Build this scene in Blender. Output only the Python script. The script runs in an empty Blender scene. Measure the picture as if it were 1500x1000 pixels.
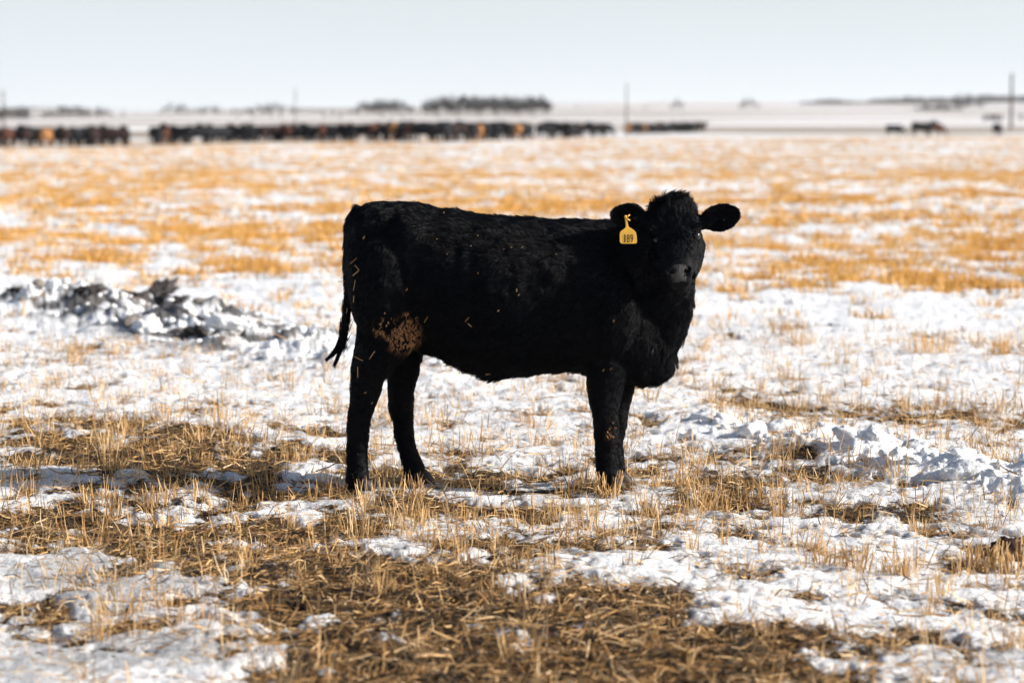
import bpy, math, random
import numpy as np
from mathutils import Vector
from mathutils.bvhtree import BVHTree

random.seed(7)
rng = np.random.default_rng(7)
scene = bpy.context.scene
col = scene.collection

# ------------------------------------------------------------------ camera
F = 3542.0            # focal length in units of 1/1500 of the picture width
CAM_H = 1.395
HOR = 185.0           # level line of sight
TILT = math.atan((500 - HOR) / F)
cam_d = bpy.data.cameras.new('camera')
cam = bpy.data.objects.new('camera', cam_d)
col.objects.link(cam)
cam.location = (0, 0, CAM_H)
cam.rotation_euler = (math.pi / 2 - TILT, 0, 0)
cam_d.sensor_width = 36
cam_d.lens = F / 1500 * 36
cam_d.clip_start = 0.1
cam_d.clip_end = 40000
cam_d.dof.use_dof = True
cam_d.dof.focus_distance = 9.22
cam_d.dof.aperture_fstop = 2.6
cam_d.dof.aperture_blades = 9
scene.camera = cam

# ------------------------------------------------------------------ light
SUN_EL, SUN_AZ = 27.0, 90 + 7.0      # azimuth measured clockwise from +Y
sun_dir = Vector((math.sin(math.radians(SUN_AZ)) * math.cos(math.radians(SUN_EL)),
                  math.cos(math.radians(SUN_AZ)) * math.cos(math.radians(SUN_EL)),
                  math.sin(math.radians(SUN_EL))))
sd = bpy.data.lights.new('sun', 'SUN')
sd.energy = 5.0
sd.angle = math.radians(0.6)
sd.color = (1.0, 0.93, 0.84)
so = bpy.data.objects.new('sun', sd)
col.objects.link(so)
so.rotation_euler = sun_dir.to_track_quat('Z', 'Y').to_euler()
so.location = (30, -8, 20)

world = bpy.data.worlds.new("World")
scene.world = world
world.use_nodes = True
wn = world.node_tree
wn.nodes.clear()
sky = wn.nodes.new('ShaderNodeTexSky')
sky.sky_type = 'NISHITA'
sky.sun_disc = False
sky.sun_elevation = math.radians(SUN_EL)
sky.sun_rotation = math.radians(SUN_AZ)
sky.air_density = 1.0
sky.dust_density = 3.0
sky.ozone_density = 2.0
bg = wn.nodes.new('ShaderNodeBackground')
bg.inputs['Strength'].default_value = 0.07
wo = wn.nodes.new('ShaderNodeOutputWorld')
# a high pale cloud veil, thickest towards the horizon all the way round
geo = wn.nodes.new('ShaderNodeTexCoord')
sep = wn.nodes.new('ShaderNodeSeparateXYZ')
wn.links.new(geo.outputs['Generated'], sep.inputs[0])
mr = wn.nodes.new('ShaderNodeMapRange')
mr.interpolation_type = 'SMOOTHSTEP'
mr.inputs['From Min'].default_value = -0.02
mr.inputs['From Max'].default_value = 0.22
mr.inputs['To Min'].default_value = 0.93
mr.inputs['To Max'].default_value = 0.04
wn.links.new(sep.outputs['Z'], mr.inputs['Value'])
mapn = wn.nodes.new('ShaderNodeMapping')
mapn.inputs['Scale'].default_value = (1, 1, 6)
wn.links.new(geo.outputs['Generated'], mapn.inputs['Vector'])
nz = wn.nodes.new('ShaderNodeTexNoise')
nz.inputs['Scale'].default_value = 2.2
nz.inputs['Detail'].default_value = 4
wn.links.new(mapn.outputs['Vector'], nz.inputs['Vector'])
mul = wn.nodes.new('ShaderNodeMath'); mul.operation = 'MULTIPLY_ADD'
mul.inputs[1].default_value = 0.12; mul.inputs[2].default_value = -0.06
wn.links.new(nz.outputs['Fac'], mul.inputs[0])
addn = wn.nodes.new('ShaderNodeMath'); addn.operation = 'ADD'; addn.use_clamp = True
wn.links.new(mr.outputs['Result'], addn.inputs[0])
wn.links.new(mul.outputs[0], addn.inputs[1])
mix = wn.nodes.new('ShaderNodeMix'); mix.data_type = 'RGBA'
SKY_VEIL = (8.9, 9.65, 10.25, 1)
mix.inputs[7].default_value = SKY_VEIL
wn.links.new(addn.outputs[0], mix.inputs[0])
wn.links.new(sky.outputs[0], mix.inputs[6])
wn.links.new(mix.outputs[2], bg.inputs['Color'])
wn.links.new(bg.outputs[0], wo.inputs['Surface'])

scene.view_settings.view_transform = 'Standard'
scene.view_settings.look = 'None'
scene.view_settings.exposure = 0.60
scene.view_settings.gamma = 1.0
scene.view_settings.use_curve_mapping = False
scene.cycles.use_denoising = True
scene.cycles.max_bounces = 6
scene.cycles.diffuse_bounces = 3
scene.cycles.volume_bounces = 1
scene.cycles.transparent_max_bounces = 8

# ------------------------------------------------------------------ helpers
CT, ST = math.cos(TILT), math.sin(TILT)

def ray(px, py):
    dx = px - 750.0
    up = 500.0 - py
    return dx, F * CT + up * ST, -F * ST + up * CT

def P(px, py, Y):
    """world point seen at photo pixel (px, py) at distance Y in front of the camera"""
    dx, dy, dz = ray(px, py)
    s = Y / dy
    return Vector((dx * s, Y, CAM_H + dz * s))

def ground_pt(px, py):
    dx, dy, dz = ray(px, py)
    s = -CAM_H / dz
    return dx * s, dy * s

def PXM(Y):
    return F / Y

def _words(x): return len(x.split())
def tag(o, label=None, cat=None, group=None, kind=None):
    if label: o['label'] = label
    if cat: o['category'] = cat
    if group: o['group'] = group
    if kind: o['kind'] = kind
    return o

def empty(name, loc=(0, 0, 0)):
    o = bpy.data.objects.new(name, None)
    o.location = loc
    o.empty_display_size = 0.2
    col.objects.link(o)
    return o

def link(name, me, mat=None, parent=None, smooth=True):
    o = bpy.data.objects.new(name, me)
    col.objects.link(o)
    if mat is not None and len(me.materials) == 0:
        me.materials.append(mat)
    if smooth and len(me.polygons):
        me.polygons.foreach_set('use_smooth', np.ones(len(me.polygons), dtype=bool))
    if parent is not None:
        o.parent = parent
        # geometry is given in world coordinates
        o.matrix_parent_inverse = parent.matrix_basis.inverted()
    return o

def np_mesh(name, verts, faces):
    """verts (n,3); faces (m,k)"""
    me = bpy.data.meshes.new(name)
    verts = np.asarray(verts, dtype=np.float32)
    faces = np.asarray(faces, dtype=np.int32)
    m, k = faces.shape
    me.vertices.add(len(verts))
    me.vertices.foreach_set('co', verts.ravel())
    me.loops.add(m * k)
    me.loops.foreach_set('vertex_index', faces.ravel())
    me.polygons.add(m)
    me.polygons.foreach_set('loop_start', np.arange(0, m * k, k, dtype=np.int32))
    me.update(calc_edges=True)
    return me

# numpy noise
def _hash(ix, iy, seed=0, iz=0):
    h = (ix.astype(np.int64) * 374761393 + iy.astype(np.int64) * 668265263 + np.int64(seed) * 2246822519
         + (iz.astype(np.int64) if hasattr(iz, 'astype') else np.int64(iz)) * 3266489917) & 0xFFFFFFFF
    h = ((h ^ (h >> 13)) * 1274126177) & 0xFFFFFFFF
    h = ((h ^ (h >> 16)) * 2246822519) & 0xFFFFFFFF
    return ((h ^ (h >> 15)) & 0xFFFFFF) / float(0xFFFFFF)

def vnoise(x, y, seed=0):
    ix = np.floor(x); iy = np.floor(y)
    fx = x - ix; fy = y - iy
    fx = fx * fx * fx * (fx * (fx * 6 - 15) + 10)
    fy = fy * fy * fy * (fy * (fy * 6 - 15) + 10)
    a = _hash(ix, iy, seed); b = _hash(ix + 1, iy, seed)
    c = _hash(ix, iy + 1, seed); d = _hash(ix + 1, iy + 1, seed)
    return (a * (1 - fx) + b * fx) * (1 - fy) + (c * (1 - fx) + d * fx) * fy

def vnoise3(p, seed=0):
    i = np.floor(p); f = p - i
    f = f * f * (3 - 2 * f)
    out = 0
    for dz in (0, 1):
        wz = f[:, 2] if dz else 1 - f[:, 2]
        for dy in (0, 1):
            wy = f[:, 1] if dy else 1 - f[:, 1]
            for dx in (0, 1):
                wx = f[:, 0] if dx else 1 - f[:, 0]
                out = out + wx * wy * wz * _hash(i[:, 0] + dx, i[:, 1] + dy, seed, i[:, 2] + dz)
    return out

def fbm(x, y, scale, octaves=4, seed=0, gain=0.5):
    s = 0; a = 1; t = 0
    c, sn = 0.8, 0.6
    X, Y = x * scale, y * scale
    for o in range(octaves):
        s = s + a * vnoise(X + 13.7 * o, Y - 7.3 * o, seed + o)
        t += a
        a *= gain
        X, Y = (X * c - Y * sn) * 2.03, (X * sn + Y * c) * 2.03
    return s / t

def worley(x, y, scale, seed=0):
    """distance to nearest jittered point, roughly 0..1"""
    X, Y = x * scale, y * scale
    ix = np.floor(X); iy = np.floor(Y)
    best = np.full(X.shape, 9.0)
    for dx in (-1, 0, 1):
        for dy in (-1, 0, 1):
            jx = ix + dx + _hash(ix + dx, iy + dy, seed)
            jy = iy + dy + _hash(ix + dx, iy + dy, seed + 77)
            best = np.minimum(best, (X - jx) ** 2 + (Y - jy) ** 2)
    return np.sqrt(best)

def sstep(a, b, x):
    t = np.clip((x - a) / (b - a), 0, 1)
    return t * t * (3 - 2 * t)

# ------------------------------------------------------------------ the lie of the land
def ell(px, py, rx, ry, w):
    X, Y = ground_pt(px, py)
    r = Y
    return (X, Y, rx * r / F, ry * r * r / (F * CAM_H), w)

PATCHES = [ell(*a) for a in [
    (120, 635, 200, 32, 0.45), (160, 672, 170, 20, 0.33), (330, 680, 120, 14, 0.25), (40, 700, 80, 20, 0.16),
    (250, 765, 260, 28, 0.20), (400, 800, 190, 30, 0.33), (60, 755, 70, 32, 0.29),
    (640, 860, 260, 42, 0.49), (850, 955, 330, 50, 0.61), (480, 870, 160, 30, 0.33), (620, 980, 200, 40, 0.41), (60, 880, 80, 32, 0.41),
    (1080, 950, 130, 40, 0.49), (980, 868, 130, 14, 0.33), (1180, 868, 100, 7, 0.37), (1420, 943, 100, 9, 0.41),
    (660, 738, 60, 22, .10), (570, 745, 90, 26, .12), (1230, 990, 60, 14, 0.33),
    (1030, 690, 110, 36, .08), (1150, 668, 90, 22, .10), (1290, 603, 120, 15, 0.49), (1120, 585, 70, 14, 0.25),
    (1450, 604, 70, 14, 0.33), (1370, 497, 45, 16, 0.33), (1466, 506, 14, 10, 0.37), (1100, 500, 60, 12, 0.16),
    (800, 570, 90, 16, .2), (900, 610, 60, 12, 0.16), (430, 665, 80, 10, .08), (180, 605, 90, 12, 0.12), (60, 480, 90, 8, 0.25),
    (50, 828, 90, 20, -0.20), (170, 850, 130, 16, -0.10), (330, 900, 110, 20, -0.18), (90, 975, 130, 26, -0.17), (240, 985, 90, 20, -0.05),
    (1230, 800, 260, 28, -0.11), (880, 790, 150, 12, -0.08), (1300, 905, 150, 18, -0.11), (1420, 975, 150, 16, -0.13),
    (1150, 835, 200, 14, -0.10),
    (450, 570, 260, 40, -0.08), (1200, 440, 250, 14, -0.08), (1200, 540, 240, 16, -0.05), (730, 770, 80, 12, -0.07), (250, 540, 250, 18, -0.07),
]]

STUB = [ell(*a) for a in [(1040, 695, 130, 45, 1), (1170, 670, 100, 30, .8), (600, 740, 160, 26, 1), (930, 740, 120, 20, .7), (800, 580, 110, 25, .6), (760, 630, 130, 35, .5),
        (1300, 830, 200, 25, .3), (560, 850, 300, 50, .4), (150, 640, 200, 40, .5), (430, 700, 150, 25, .5)]]
def stub_boost(X, Y):
    v = np.zeros_like(X)
    for (cx, cy, rx, ry, w) in STUB:
        v = np.maximum(v, w * np.exp(-((X - cx) / rx) ** 2 - ((Y - cy) / ry) ** 2))
    return v

def ridge_profile(X, Y):
    """ploughed snow banks: one left beyond the calf, one right beside it; returns height and lumpiness"""
    out = np.zeros_like(X)
    for pts, wid, hgt in RIDGES:
        best = np.full(X.shape, 1e9); hh = np.zeros_like(X)
        for (x0, y0, h0), (x1, y1, h1) in zip(pts[:-1], pts[1:]):
            dx, dy = x1 - x0, y1 - y0
            t = np.clip(((X - x0) * dx + (Y - y0) * dy) / (dx * dx + dy * dy), 0, 1)
            d = np.hypot(X - x0 - t * dx, Y - y0 - t * dy)
            m = d < best
            best = np.where(m, d, best)
            hh = np.where(m, h0 + (h1 - h0) * t, hh)
        out = np.maximum(out, hh * hgt * np.exp(-(best / wid) ** 2 * 1.1))
    return out

def gp(px, py, h):
    x, y = ground_pt(px, py)
    return (x, y, h)
RIDGES = [
    ([gp(-400, 440, 1), gp(-100, 450, 1.0), gp(120, 458, 1.0), gp(250, 470, .9), gp(330, 495, .7), gp(470, 515, .75), gp(560, 530, .45), gp(640, 548, .2)], 0.75, 0.15),
    ([gp(980, 606, .1), gp(1080, 630, .4), gp(1170, 648, .5), gp(1270, 668, .85), gp(1400, 700, 1.0), gp(1560, 725, 1.0), gp(1800, 760, 1.0)], 0.32, 0.095),
]

# far profile: rows (photo) of the land at knots of distance, by column
COLX = np.array([-700, 0, 100, 200, 300, 450, 600, 800, 900, 1000, 1200, 1400, 1500, 2200.])
FAR = [
    (180., np.array([214, 213.5, 213, 212.5, 210.5, 209, 206, 206, 207, 207, 205, 203.5, 204, 205])),
    (330., np.array([200, 199, 199, 198.5, 198, 197, 196.5, 195.5, 195, 194.5, 194, 194.5, 195, 195])),
    (520., np.array([192, 191, 190, 189.5, 188, 187, 186, 185, 184.5, 184, 184, 184, 184, 184])),
    (900., np.array([183, 182, 181, 180, 180, 180, 179, 178, 178, 178, 177, 177, 177, 177])),
    (1400., np.array([176, 175, 173, 172, 171, 171, 169, 169, 168, 168, 168, 167, 167, 167])),
    (2600., np.array([166, 166, 165, 166, 164, 163, 162, 161, 160, 160, 160, 160, 159, 159])),
    (4200., np.array([164, 164, 163, 165, 163, 161, 160, 156, 155, 155, 155, 153, 152, 152])),
    (6500., np.array([162, 162, 160, 164, 161, 160, 158, 152, 151, 151, 150, 147, 146, 146])),
]

def land_z(X, Y):
    r = np.hypot(X, Y)
    c = np.where(Y > 0.05 * r, 750 + X / np.maximum(Y, 1e-3) * F, 750 + np.sign(X) * 1e5)
    c = np.clip(c, -700, 2200)
    zs = []
    rs = [0., 60., 120.] + [k[0] for k in FAR] + [9500.]
    zs.append(np.zeros_like(r)); zs.append(np.zeros_like(r)); zs.append(np.zeros_like(r))
    for d, rows in FAR:
        zs.append(CAM_H - (np.interp(c, COLX, rows) - HOR) / F * d)
    zs.append(zs[-1] * 0.9)
    z = np.zeros_like(r)
    for i in range(len(rs) - 1):
        t = np.clip((r - rs[i]) / (rs[i + 1] - rs[i]), 0, 1)
        m = (r >= rs[i]) & (r < rs[i + 1])
        z = np.where(m, zs[i] + (zs[i + 1] - zs[i]) * t, z)
    z = np.where(r >= rs[-1], zs[-1], z)
    z = z + (fbm(X, Y, 0.004, 3, 5) - 0.5) * np.clip((r - 500) / 3000, 0, 1) * 8
    return z

def cover_raw(X, Y):
    """0 = clean snow, 1 = bare litter and stubble"""
    r = np.hypot(X, Y)
    base = np.interp(r, [0, 6, 7.5, 9, 11, 13, 18, 21, 25, 40, 60, 105, 125, 160, 230, 400],
                     [.40, .40, .38, .31, .23, .16, .20, .36, .385, .36, .34, .40, .31, .30, .30, .30])
    v = np.zeros_like(X)
    for (cx, cy, rx, ry, w) in PATCHES:
        d = ((X - cx) / rx) ** 2 + ((Y - cy) / ry) ** 2
        v = v + w * np.exp(-d * 0.9)
    n = fbm(X, Y, 0.9, 5, 21, 0.62) * 0.55 + fbm(X, Y * 1.0, 0.22, 3, 31) * 0.45
    far = sstep(16, 30, r)
    n2 = fbm(X, Y, 2.6, 4, 71, 0.6) - 0.5
    n4 = fbm(X, Y * .8, 9.0, 3, 77, 0.6) - 0.5
    return base + v * (1 + .0 * far) + (n - 0.5) * (1.05 + 0.65 * far) + n2 * (1.0 + 1.0 * far) + n4 * (.95 - .3 * far)

FEET = [(-.594, 9.28, -.004), (-.367, 9.45, -.004), (.377, 9.29, -.004), (.405, 9.43, -.004)]
def surf(X, Y, fine=True):
    """height and bare-ground cover of the field"""
    r = np.hypot(X, Y)
    c = cover_raw(X, Y)
    rg = ridge_profile(X, Y)
    c = c - sstep(0.02, 0.10, rg) * 0.7
    z = land_z(X, Y)
    bare = sstep(0.34, 0.62, c)
    near = 1 - sstep(40, 140, r)
    z = z + (fbm(X, Y, 0.55, 3, 3) - 0.5) * 0.07 * near
    z = z + (1 - bare) * 0.018 * near - .030 * near
    # wind crust and trodden lumps in the snow
    lump = fbm(X, Y, 7.0, 4, 9, 0.6)
    w = 1 - np.clip(worley(X, Y, 9.0, 4), 0, 1)
    flat = 1 - .65 * np.exp(-((X + 1.3) / 1.5) ** 2 - ((Y - 9.45) / .45) ** 2)      # trodden flat beside the calf
    z = z + ((lump - 0.5) * 0.026 + (w - 0.5) * 0.010) * (1 - 0.5 * bare) * near * flat
    w2 = 1 - np.clip(worley(X + 0.05 * lump, Y, 22.0, 6), 0, 1)
    z = z + w2 * 0.008 * near * (0.5 + 0.5 * bare)
    z = z + bare * near * (fbm(X, Y, 8.0, 4, 83, .65) - .5) * 0.075
    # banks: broken clods
    wr = 1 - np.clip(worley(X, Y, 6.0, 14), 0, 1.0)
    wr2 = 1 - np.clip(worley(X, Y, 15.0, 15), 0, 1.0)
    wx, wy = X + .18 * (fbm(X, Y, 4., 2, 51) - .5), Y + .18 * (fbm(X, Y, 4., 2, 53) - .5)
    wr = 1 - np.clip(worley(wx, wy, 5.0, 14), 0, 1.0)
    big = fbm(X, Y, 1.8, 3, 47)
    z = z + rg * (0.1 + 0.8 * big + 0.40 * wr * big * 2 + 0.15 * wr2)
    z = z + rg * ((fbm(X, Y, 5.0, 5, 44, .6) - 0.5) * 1.8)
    # the ground is pressed level under each hoof
    for fx, fy, fz in FEET:
        k = np.exp(-((X - fx) ** 2 + (Y - fy) ** 2) / .20 ** 2)
        z = z * (1 - k) + (fz + (lump - .5) * .008) * k
    return z, c, rg

# ------------------------------------------------------------------ materials
def new_mat(name):
    m = bpy.data.materials.new(name)
    m.use_nodes = True
    return m, m.node_tree, m.node_tree.nodes['Principled BSDF']

def N(t, typ, **kw):
    n = t.nodes.new(typ)
    for k, v in kw.items():
        if k in n.inputs.keys():
            n.inputs[k].default_value = v
        else:
            setattr(n, k, v)
    return n

def ramp(t, fac, stops):
    n = t.nodes.new('ShaderNodeValToRGB')
    cr = n.color_ramp
    while len(cr.elements) < len(stops):
        cr.elements.new(0.5)
    for e, (p, c) in zip(cr.elements, stops):
        e.position = p
        e.color = (*c, 1)
    t.links.new(fac, n.inputs['Fac'])
    return n.outputs['Color']

def mixc(t, fac, a, b, blend='MIX'):
    n = t.nodes.new('ShaderNodeMix'); n.data_type = 'RGBA'; n.blend_type = blend
    for i, v in ((0, fac), (6, a), (7, b)):
        if hasattr(v, 'is_linked') or hasattr(v, 'links'):
            t.links.new(v, n.inputs[i])
        else:
            n.inputs[i].default_value = v if i == 0 else (*v, 1)
    return n.outputs[2]

def mth(t, op, a, b=None, c=None, clamp=False):
    n = t.nodes.new('ShaderNodeMath'); n.operation = op; n.use_clamp = clamp
    for i, v in enumerate((a, b, c)):
        if v is None: continue
        if hasattr(v, 'links'): t.links.new(v, n.inputs[i])
        else: n.inputs[i].default_value = v
    return n.outputs[0]

def simple(name, c, rough=0.8, spec=0.3, noise=None, amt=0.3):
    m, t, b = new_mat(name)
    b.inputs['Base Color'].default_value = (*c, 1)
    b.inputs['Roughness'].default_value = rough
    b.inputs['Specular IOR Level'].default_value = spec
    if noise:
        tc = N(t, 'ShaderNodeTexCoord')
        nn = N(t, 'ShaderNodeTexNoise', Scale=noise, Detail=5.0)
        t.links.new(tc.outputs['Object'], nn.inputs['Vector'])
        col_ = ramp(t, nn.outputs['Fac'], [(0.3, tuple(v * (1 - amt) for v in c)), (0.7, tuple(min(1, v * (1 + amt)) for v in c))])
        t.links.new(col_, b.inputs['Base Color'])
    return m

def field_material():
    m, t, b = new_mat('snowy_field')
    g = N(t, 'ShaderNodeNewGeometry')
    pos = g.outputs['Position']
    at = N(t, 'ShaderNodeAttribute'); at.attribute_name = 'cover'
    ar = N(t, 'ShaderNodeAttribute'); ar.attribute_name = 'bank'
    n1 = N(t, 'ShaderNodeTexNoise', Scale=14.0, Detail=7.0, Roughness=0.68)
    t.links.new(pos, n1.inputs['Vector'])
    n2 = N(t, 'ShaderNodeTexNoise', Scale=90.0, Detail=4.0, Roughness=0.6)
    t.links.new(pos, n2.inputs['Vector'])
    n3 = N(t, 'ShaderNodeTexNoise', Scale=1.3, Detail=6.0, Roughness=0.6)
    t.links.new(pos, n3.inputs['Vector'])
    c = mth(t, 'MULTIPLY_ADD', n1.outputs['Fac'], 0.75, at.outputs['Fac'])
    c = mth(t, 'MULTIPLY_ADD', n2.outputs['Fac'], 0.22, c)
    c = mth(t, 'SUBTRACT', c, 0.485)
    mr = N(t, 'ShaderNodeMapRange'); mr.interpolation_type = 'SMOOTHSTEP'
    mr.inputs['From Min'].default_value = 0.52; mr.inputs['From Max'].default_value = 0.64
    t.links.new(c, mr.inputs['Value'])
    fac = mr.outputs['Result']
    # snow: clean to trodden and dusty
    clean = (0.86, 0.88, 0.905)
    dusty = (0.42, 0.425, 0.435)
    dm = N(t, 'ShaderNodeMapRange')
    dm.inputs['From Min'].default_value = 0.18; dm.inputs['From Max'].default_value = 0.55
    t.links.new(c, dm.inputs['Value'])
    at2 = N(t, 'ShaderNodeAttribute'); at2.attribute_name = 'trod'
    at3 = N(t, 'ShaderNodeAttribute'); at3.attribute_name = 'dirt'
    dmf = mth(t, 'MULTIPLY', dm.outputs['Result'], 0.70)
    dmf = mth(t, 'MAXIMUM', dmf, mth(t, 'MULTIPLY', at2.outputs['Fac'], 1.0))
    snow = mixc(t, dmf, clean, dusty)
    # fine specks of chaff on the snow
    vor = N(t, 'ShaderNodeTexVoronoi', Scale=70.0)
    vor.feature = 'F1'
    t.links.new(pos, vor.inputs['Vector'])
    sp = mth(t, 'LESS_THAN', vor.outputs['Distance'], 0.16)
    sp = mth(t, 'MULTIPLY', sp, mth(t, 'GREATER_THAN', n1.outputs['Fac'], 0.52))
    snow = mixc(t, sp, snow, (0.20, 0.13, 0.075))
    # litter: chopped straw, soil
    v2 = N(t, 'ShaderNodeTexNoise', Scale=55.0, Detail=5.0, Roughness=0.75)
    mp = N(t, 'ShaderNodeMapping'); mp.inputs['Scale'].default_value = (0.5, 1.6, 1)
    t.links.new(pos, mp.inputs['Vector']); t.links.new(mp.outputs[0], v2.inputs['Vector'])
    litter = ramp(t, v2.outputs['Fac'], [(0.40, (0.010, 0.007, 0.005)), (0.52, (0.032, 0.021, 0.012)), (0.62, (0.09, 0.056, 0.028)), (0.72, (0.34, 0.23, 0.12))])
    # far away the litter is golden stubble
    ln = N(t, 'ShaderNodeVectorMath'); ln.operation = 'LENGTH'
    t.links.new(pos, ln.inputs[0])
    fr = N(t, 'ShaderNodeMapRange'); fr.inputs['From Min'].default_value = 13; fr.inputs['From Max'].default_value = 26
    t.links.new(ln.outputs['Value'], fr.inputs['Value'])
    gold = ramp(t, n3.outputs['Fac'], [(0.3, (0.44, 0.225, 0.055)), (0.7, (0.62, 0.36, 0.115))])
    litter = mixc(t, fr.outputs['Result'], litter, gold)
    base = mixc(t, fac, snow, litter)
    base = mixc(t, mth(t, 'MULTIPLY', at3.outputs['Fac'], .92), base, (0.045, 0.040, 0.038))
    # distant fields: long pale and brown strips
    mp2 = N(t, 'ShaderNodeMapping'); mp2.inputs['Scale'].default_value = (0.0009, 0.0045, 1)
    t.links.new(pos, mp2.inputs['Vector'])
    n4a = N(t, 'ShaderNodeTexNoise', Scale=1.0, Detail=3.0, Roughness=0.5)
    t.links.new(mp2.outputs[0], n4a.inputs['Vector'])
    mp3 = N(t, 'ShaderNodeMapping'); mp3.inputs['Scale'].default_value = (0.0005, 0.0015, 1); mp3.inputs['Location'].default_value = (3, 7, 0)
    t.links.new(pos, mp3.inputs['Vector'])
    n4b = N(t, 'ShaderNodeTexNoise', Scale=1.0, Detail=3.0, Roughness=0.5)
    t.links.new(mp3.outputs[0], n4b.inputs['Vector'])
    fd = N(t, 'ShaderNodeMapRange'); fd.inputs['From Min'].default_value = 700; fd.inputs['From Max'].default_value = 1100
    t.links.new(ln.outputs['Value'], fd.inputs['Value'])
    n4 = N(t, 'ShaderNodeMix')
    t.links.new(fd.outputs['Result'], n4.inputs[0]); t.links.new(n4a.outputs['Fac'], n4.inputs[2]); t.links.new(n4b.outputs['Fac'], n4.inputs[3])
    ff = N(t, 'ShaderNodeMapRange'); ff.inputs['From Min'].default_value = 190; ff.inputs['From Max'].default_value = 300
    t.links.new(ln.outputs['Value'], ff.inputs['Value'])
    strips = ramp(t, n4.outputs[0], [(0.0, (0.88, 0.88, 0.90)), (0.46, (0.88, 0.88, 0.90)), (0.49, (0.36, 0.29, 0.22)), (0.52, (0.20, 0.14, 0.08)), (0.545, (0.36, 0.29, 0.22)), (0.58, (0.70, 0.68, 0.67)), (0.62, (0.88, 0.88, 0.90)), (0.68, (0.33, 0.27, 0.2))])
    base = mixc(t, ff.outputs['Result'], base, strips)
    t.links.new(base, b.inputs['Base Color'])
    rg = mth(t, 'MULTIPLY_ADD', fac, 0.35, 0.5)
    t.links.new(rg, b.inputs['Roughness'])
    b.inputs['Specular IOR Level'].default_value = 0.25
    # relief
    bm = N(t, 'ShaderNodeBump'); bm.inputs['Strength'].default_value = 0.75; bm.inputs['Distance'].default_value = 0.02
    n5 = N(t, 'ShaderNodeTexNoise', Scale=38.0, Detail=6.0, Roughness=0.65)
    t.links.new(pos, n5.inputs['Vector'])
    t.links.new(n5.outputs['Fac'], bm.inputs['Height'])
    t.links.new(bm.outputs[0], b.inputs['Normal'])
    return m

M_FIELD = field_material()

def straw_material(name, stops):
    m, t, b = new_mat(name)
    at = N(t, 'ShaderNodeAttribute'); at.attribute_name = 'tint'
    c = ramp(t, at.outputs['Fac'], stops)
    t.links.new(c, b.inputs['Base Color'])
    b.inputs['Roughness'].default_value = 0.55
    b.inputs['Specular IOR Level'].default_value = 0.35
    tr = N(t, 'ShaderNodeBsdfTranslucent')
    t.links.new(c, tr.inputs['Color'])
    mx = N(t, 'ShaderNodeMixShader'); mx.inputs[0].default_value = 0.22
    out = t.nodes['Material Output']
    t.links.new(b.outputs[0], mx.inputs[1]); t.links.new(tr.outputs[0], mx.inputs[2])
    t.links.new(mx.outputs[0], out.inputs['Surface'])
    return m

M_STRAW = straw_material('dry_straw', [(0.0, (0.05, 0.03, 0.015)), (0.22, (0.17, 0.09, 0.035)), (0.5, (0.46, 0.255, 0.09)), (0.8, (0.70, 0.46, 0.215)), (1.0, (0.80, 0.64, 0.42))])
M_STUBBLE = straw_material('golden_stubble', [(0.0, (0.22, 0.105, 0.022)), (0.4, (0.56, 0.29, 0.065)), (0.8, (0.80, 0.47, 0.13)), (1.0, (0.86, 0.60, 0.25))])
M_SNOW = None
def snow_mat():
    m, t, b = new_mat('clod_snow')
    b.inputs['Roughness'].default_value = 0.55
    b.inputs['Specular IOR Level'].default_value = 0.25
    g = N(t, 'ShaderNodeNewGeometry')
    n1 = N(t, 'ShaderNodeTexNoise', Scale=9.0, Detail=8.0, Roughness=0.7)
    t.links.new(g.outputs['Position'], n1.inputs['Vector'])
    c = ramp(t, n1.outputs['Fac'], [(0.0, (0.86, 0.88, 0.905)), (0.60, (0.82, 0.84, 0.87)), (0.70, (0.45, 0.38, 0.30)), (0.8, (0.16, 0.12, 0.09))])
    t.links.new(c, b.inputs['Base Color'])
    bm = N(t, 'ShaderNodeBump'); bm.inputs['Strength'].default_value = 0.8; bm.inputs['Distance'].default_value = 0.015
    n5 = N(t, 'ShaderNodeTexNoise', Scale=45.0, Detail=6.0, Roughness=0.65)
    t.links.new(g.outputs['Position'], n5.inputs['Vector'])
    t.links.new(n5.outputs['Fac'], bm.inputs['Height'])
    t.links.new(bm.outputs[0], b.inputs['Normal'])
    return m
M_SNOW = snow_mat()

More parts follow.
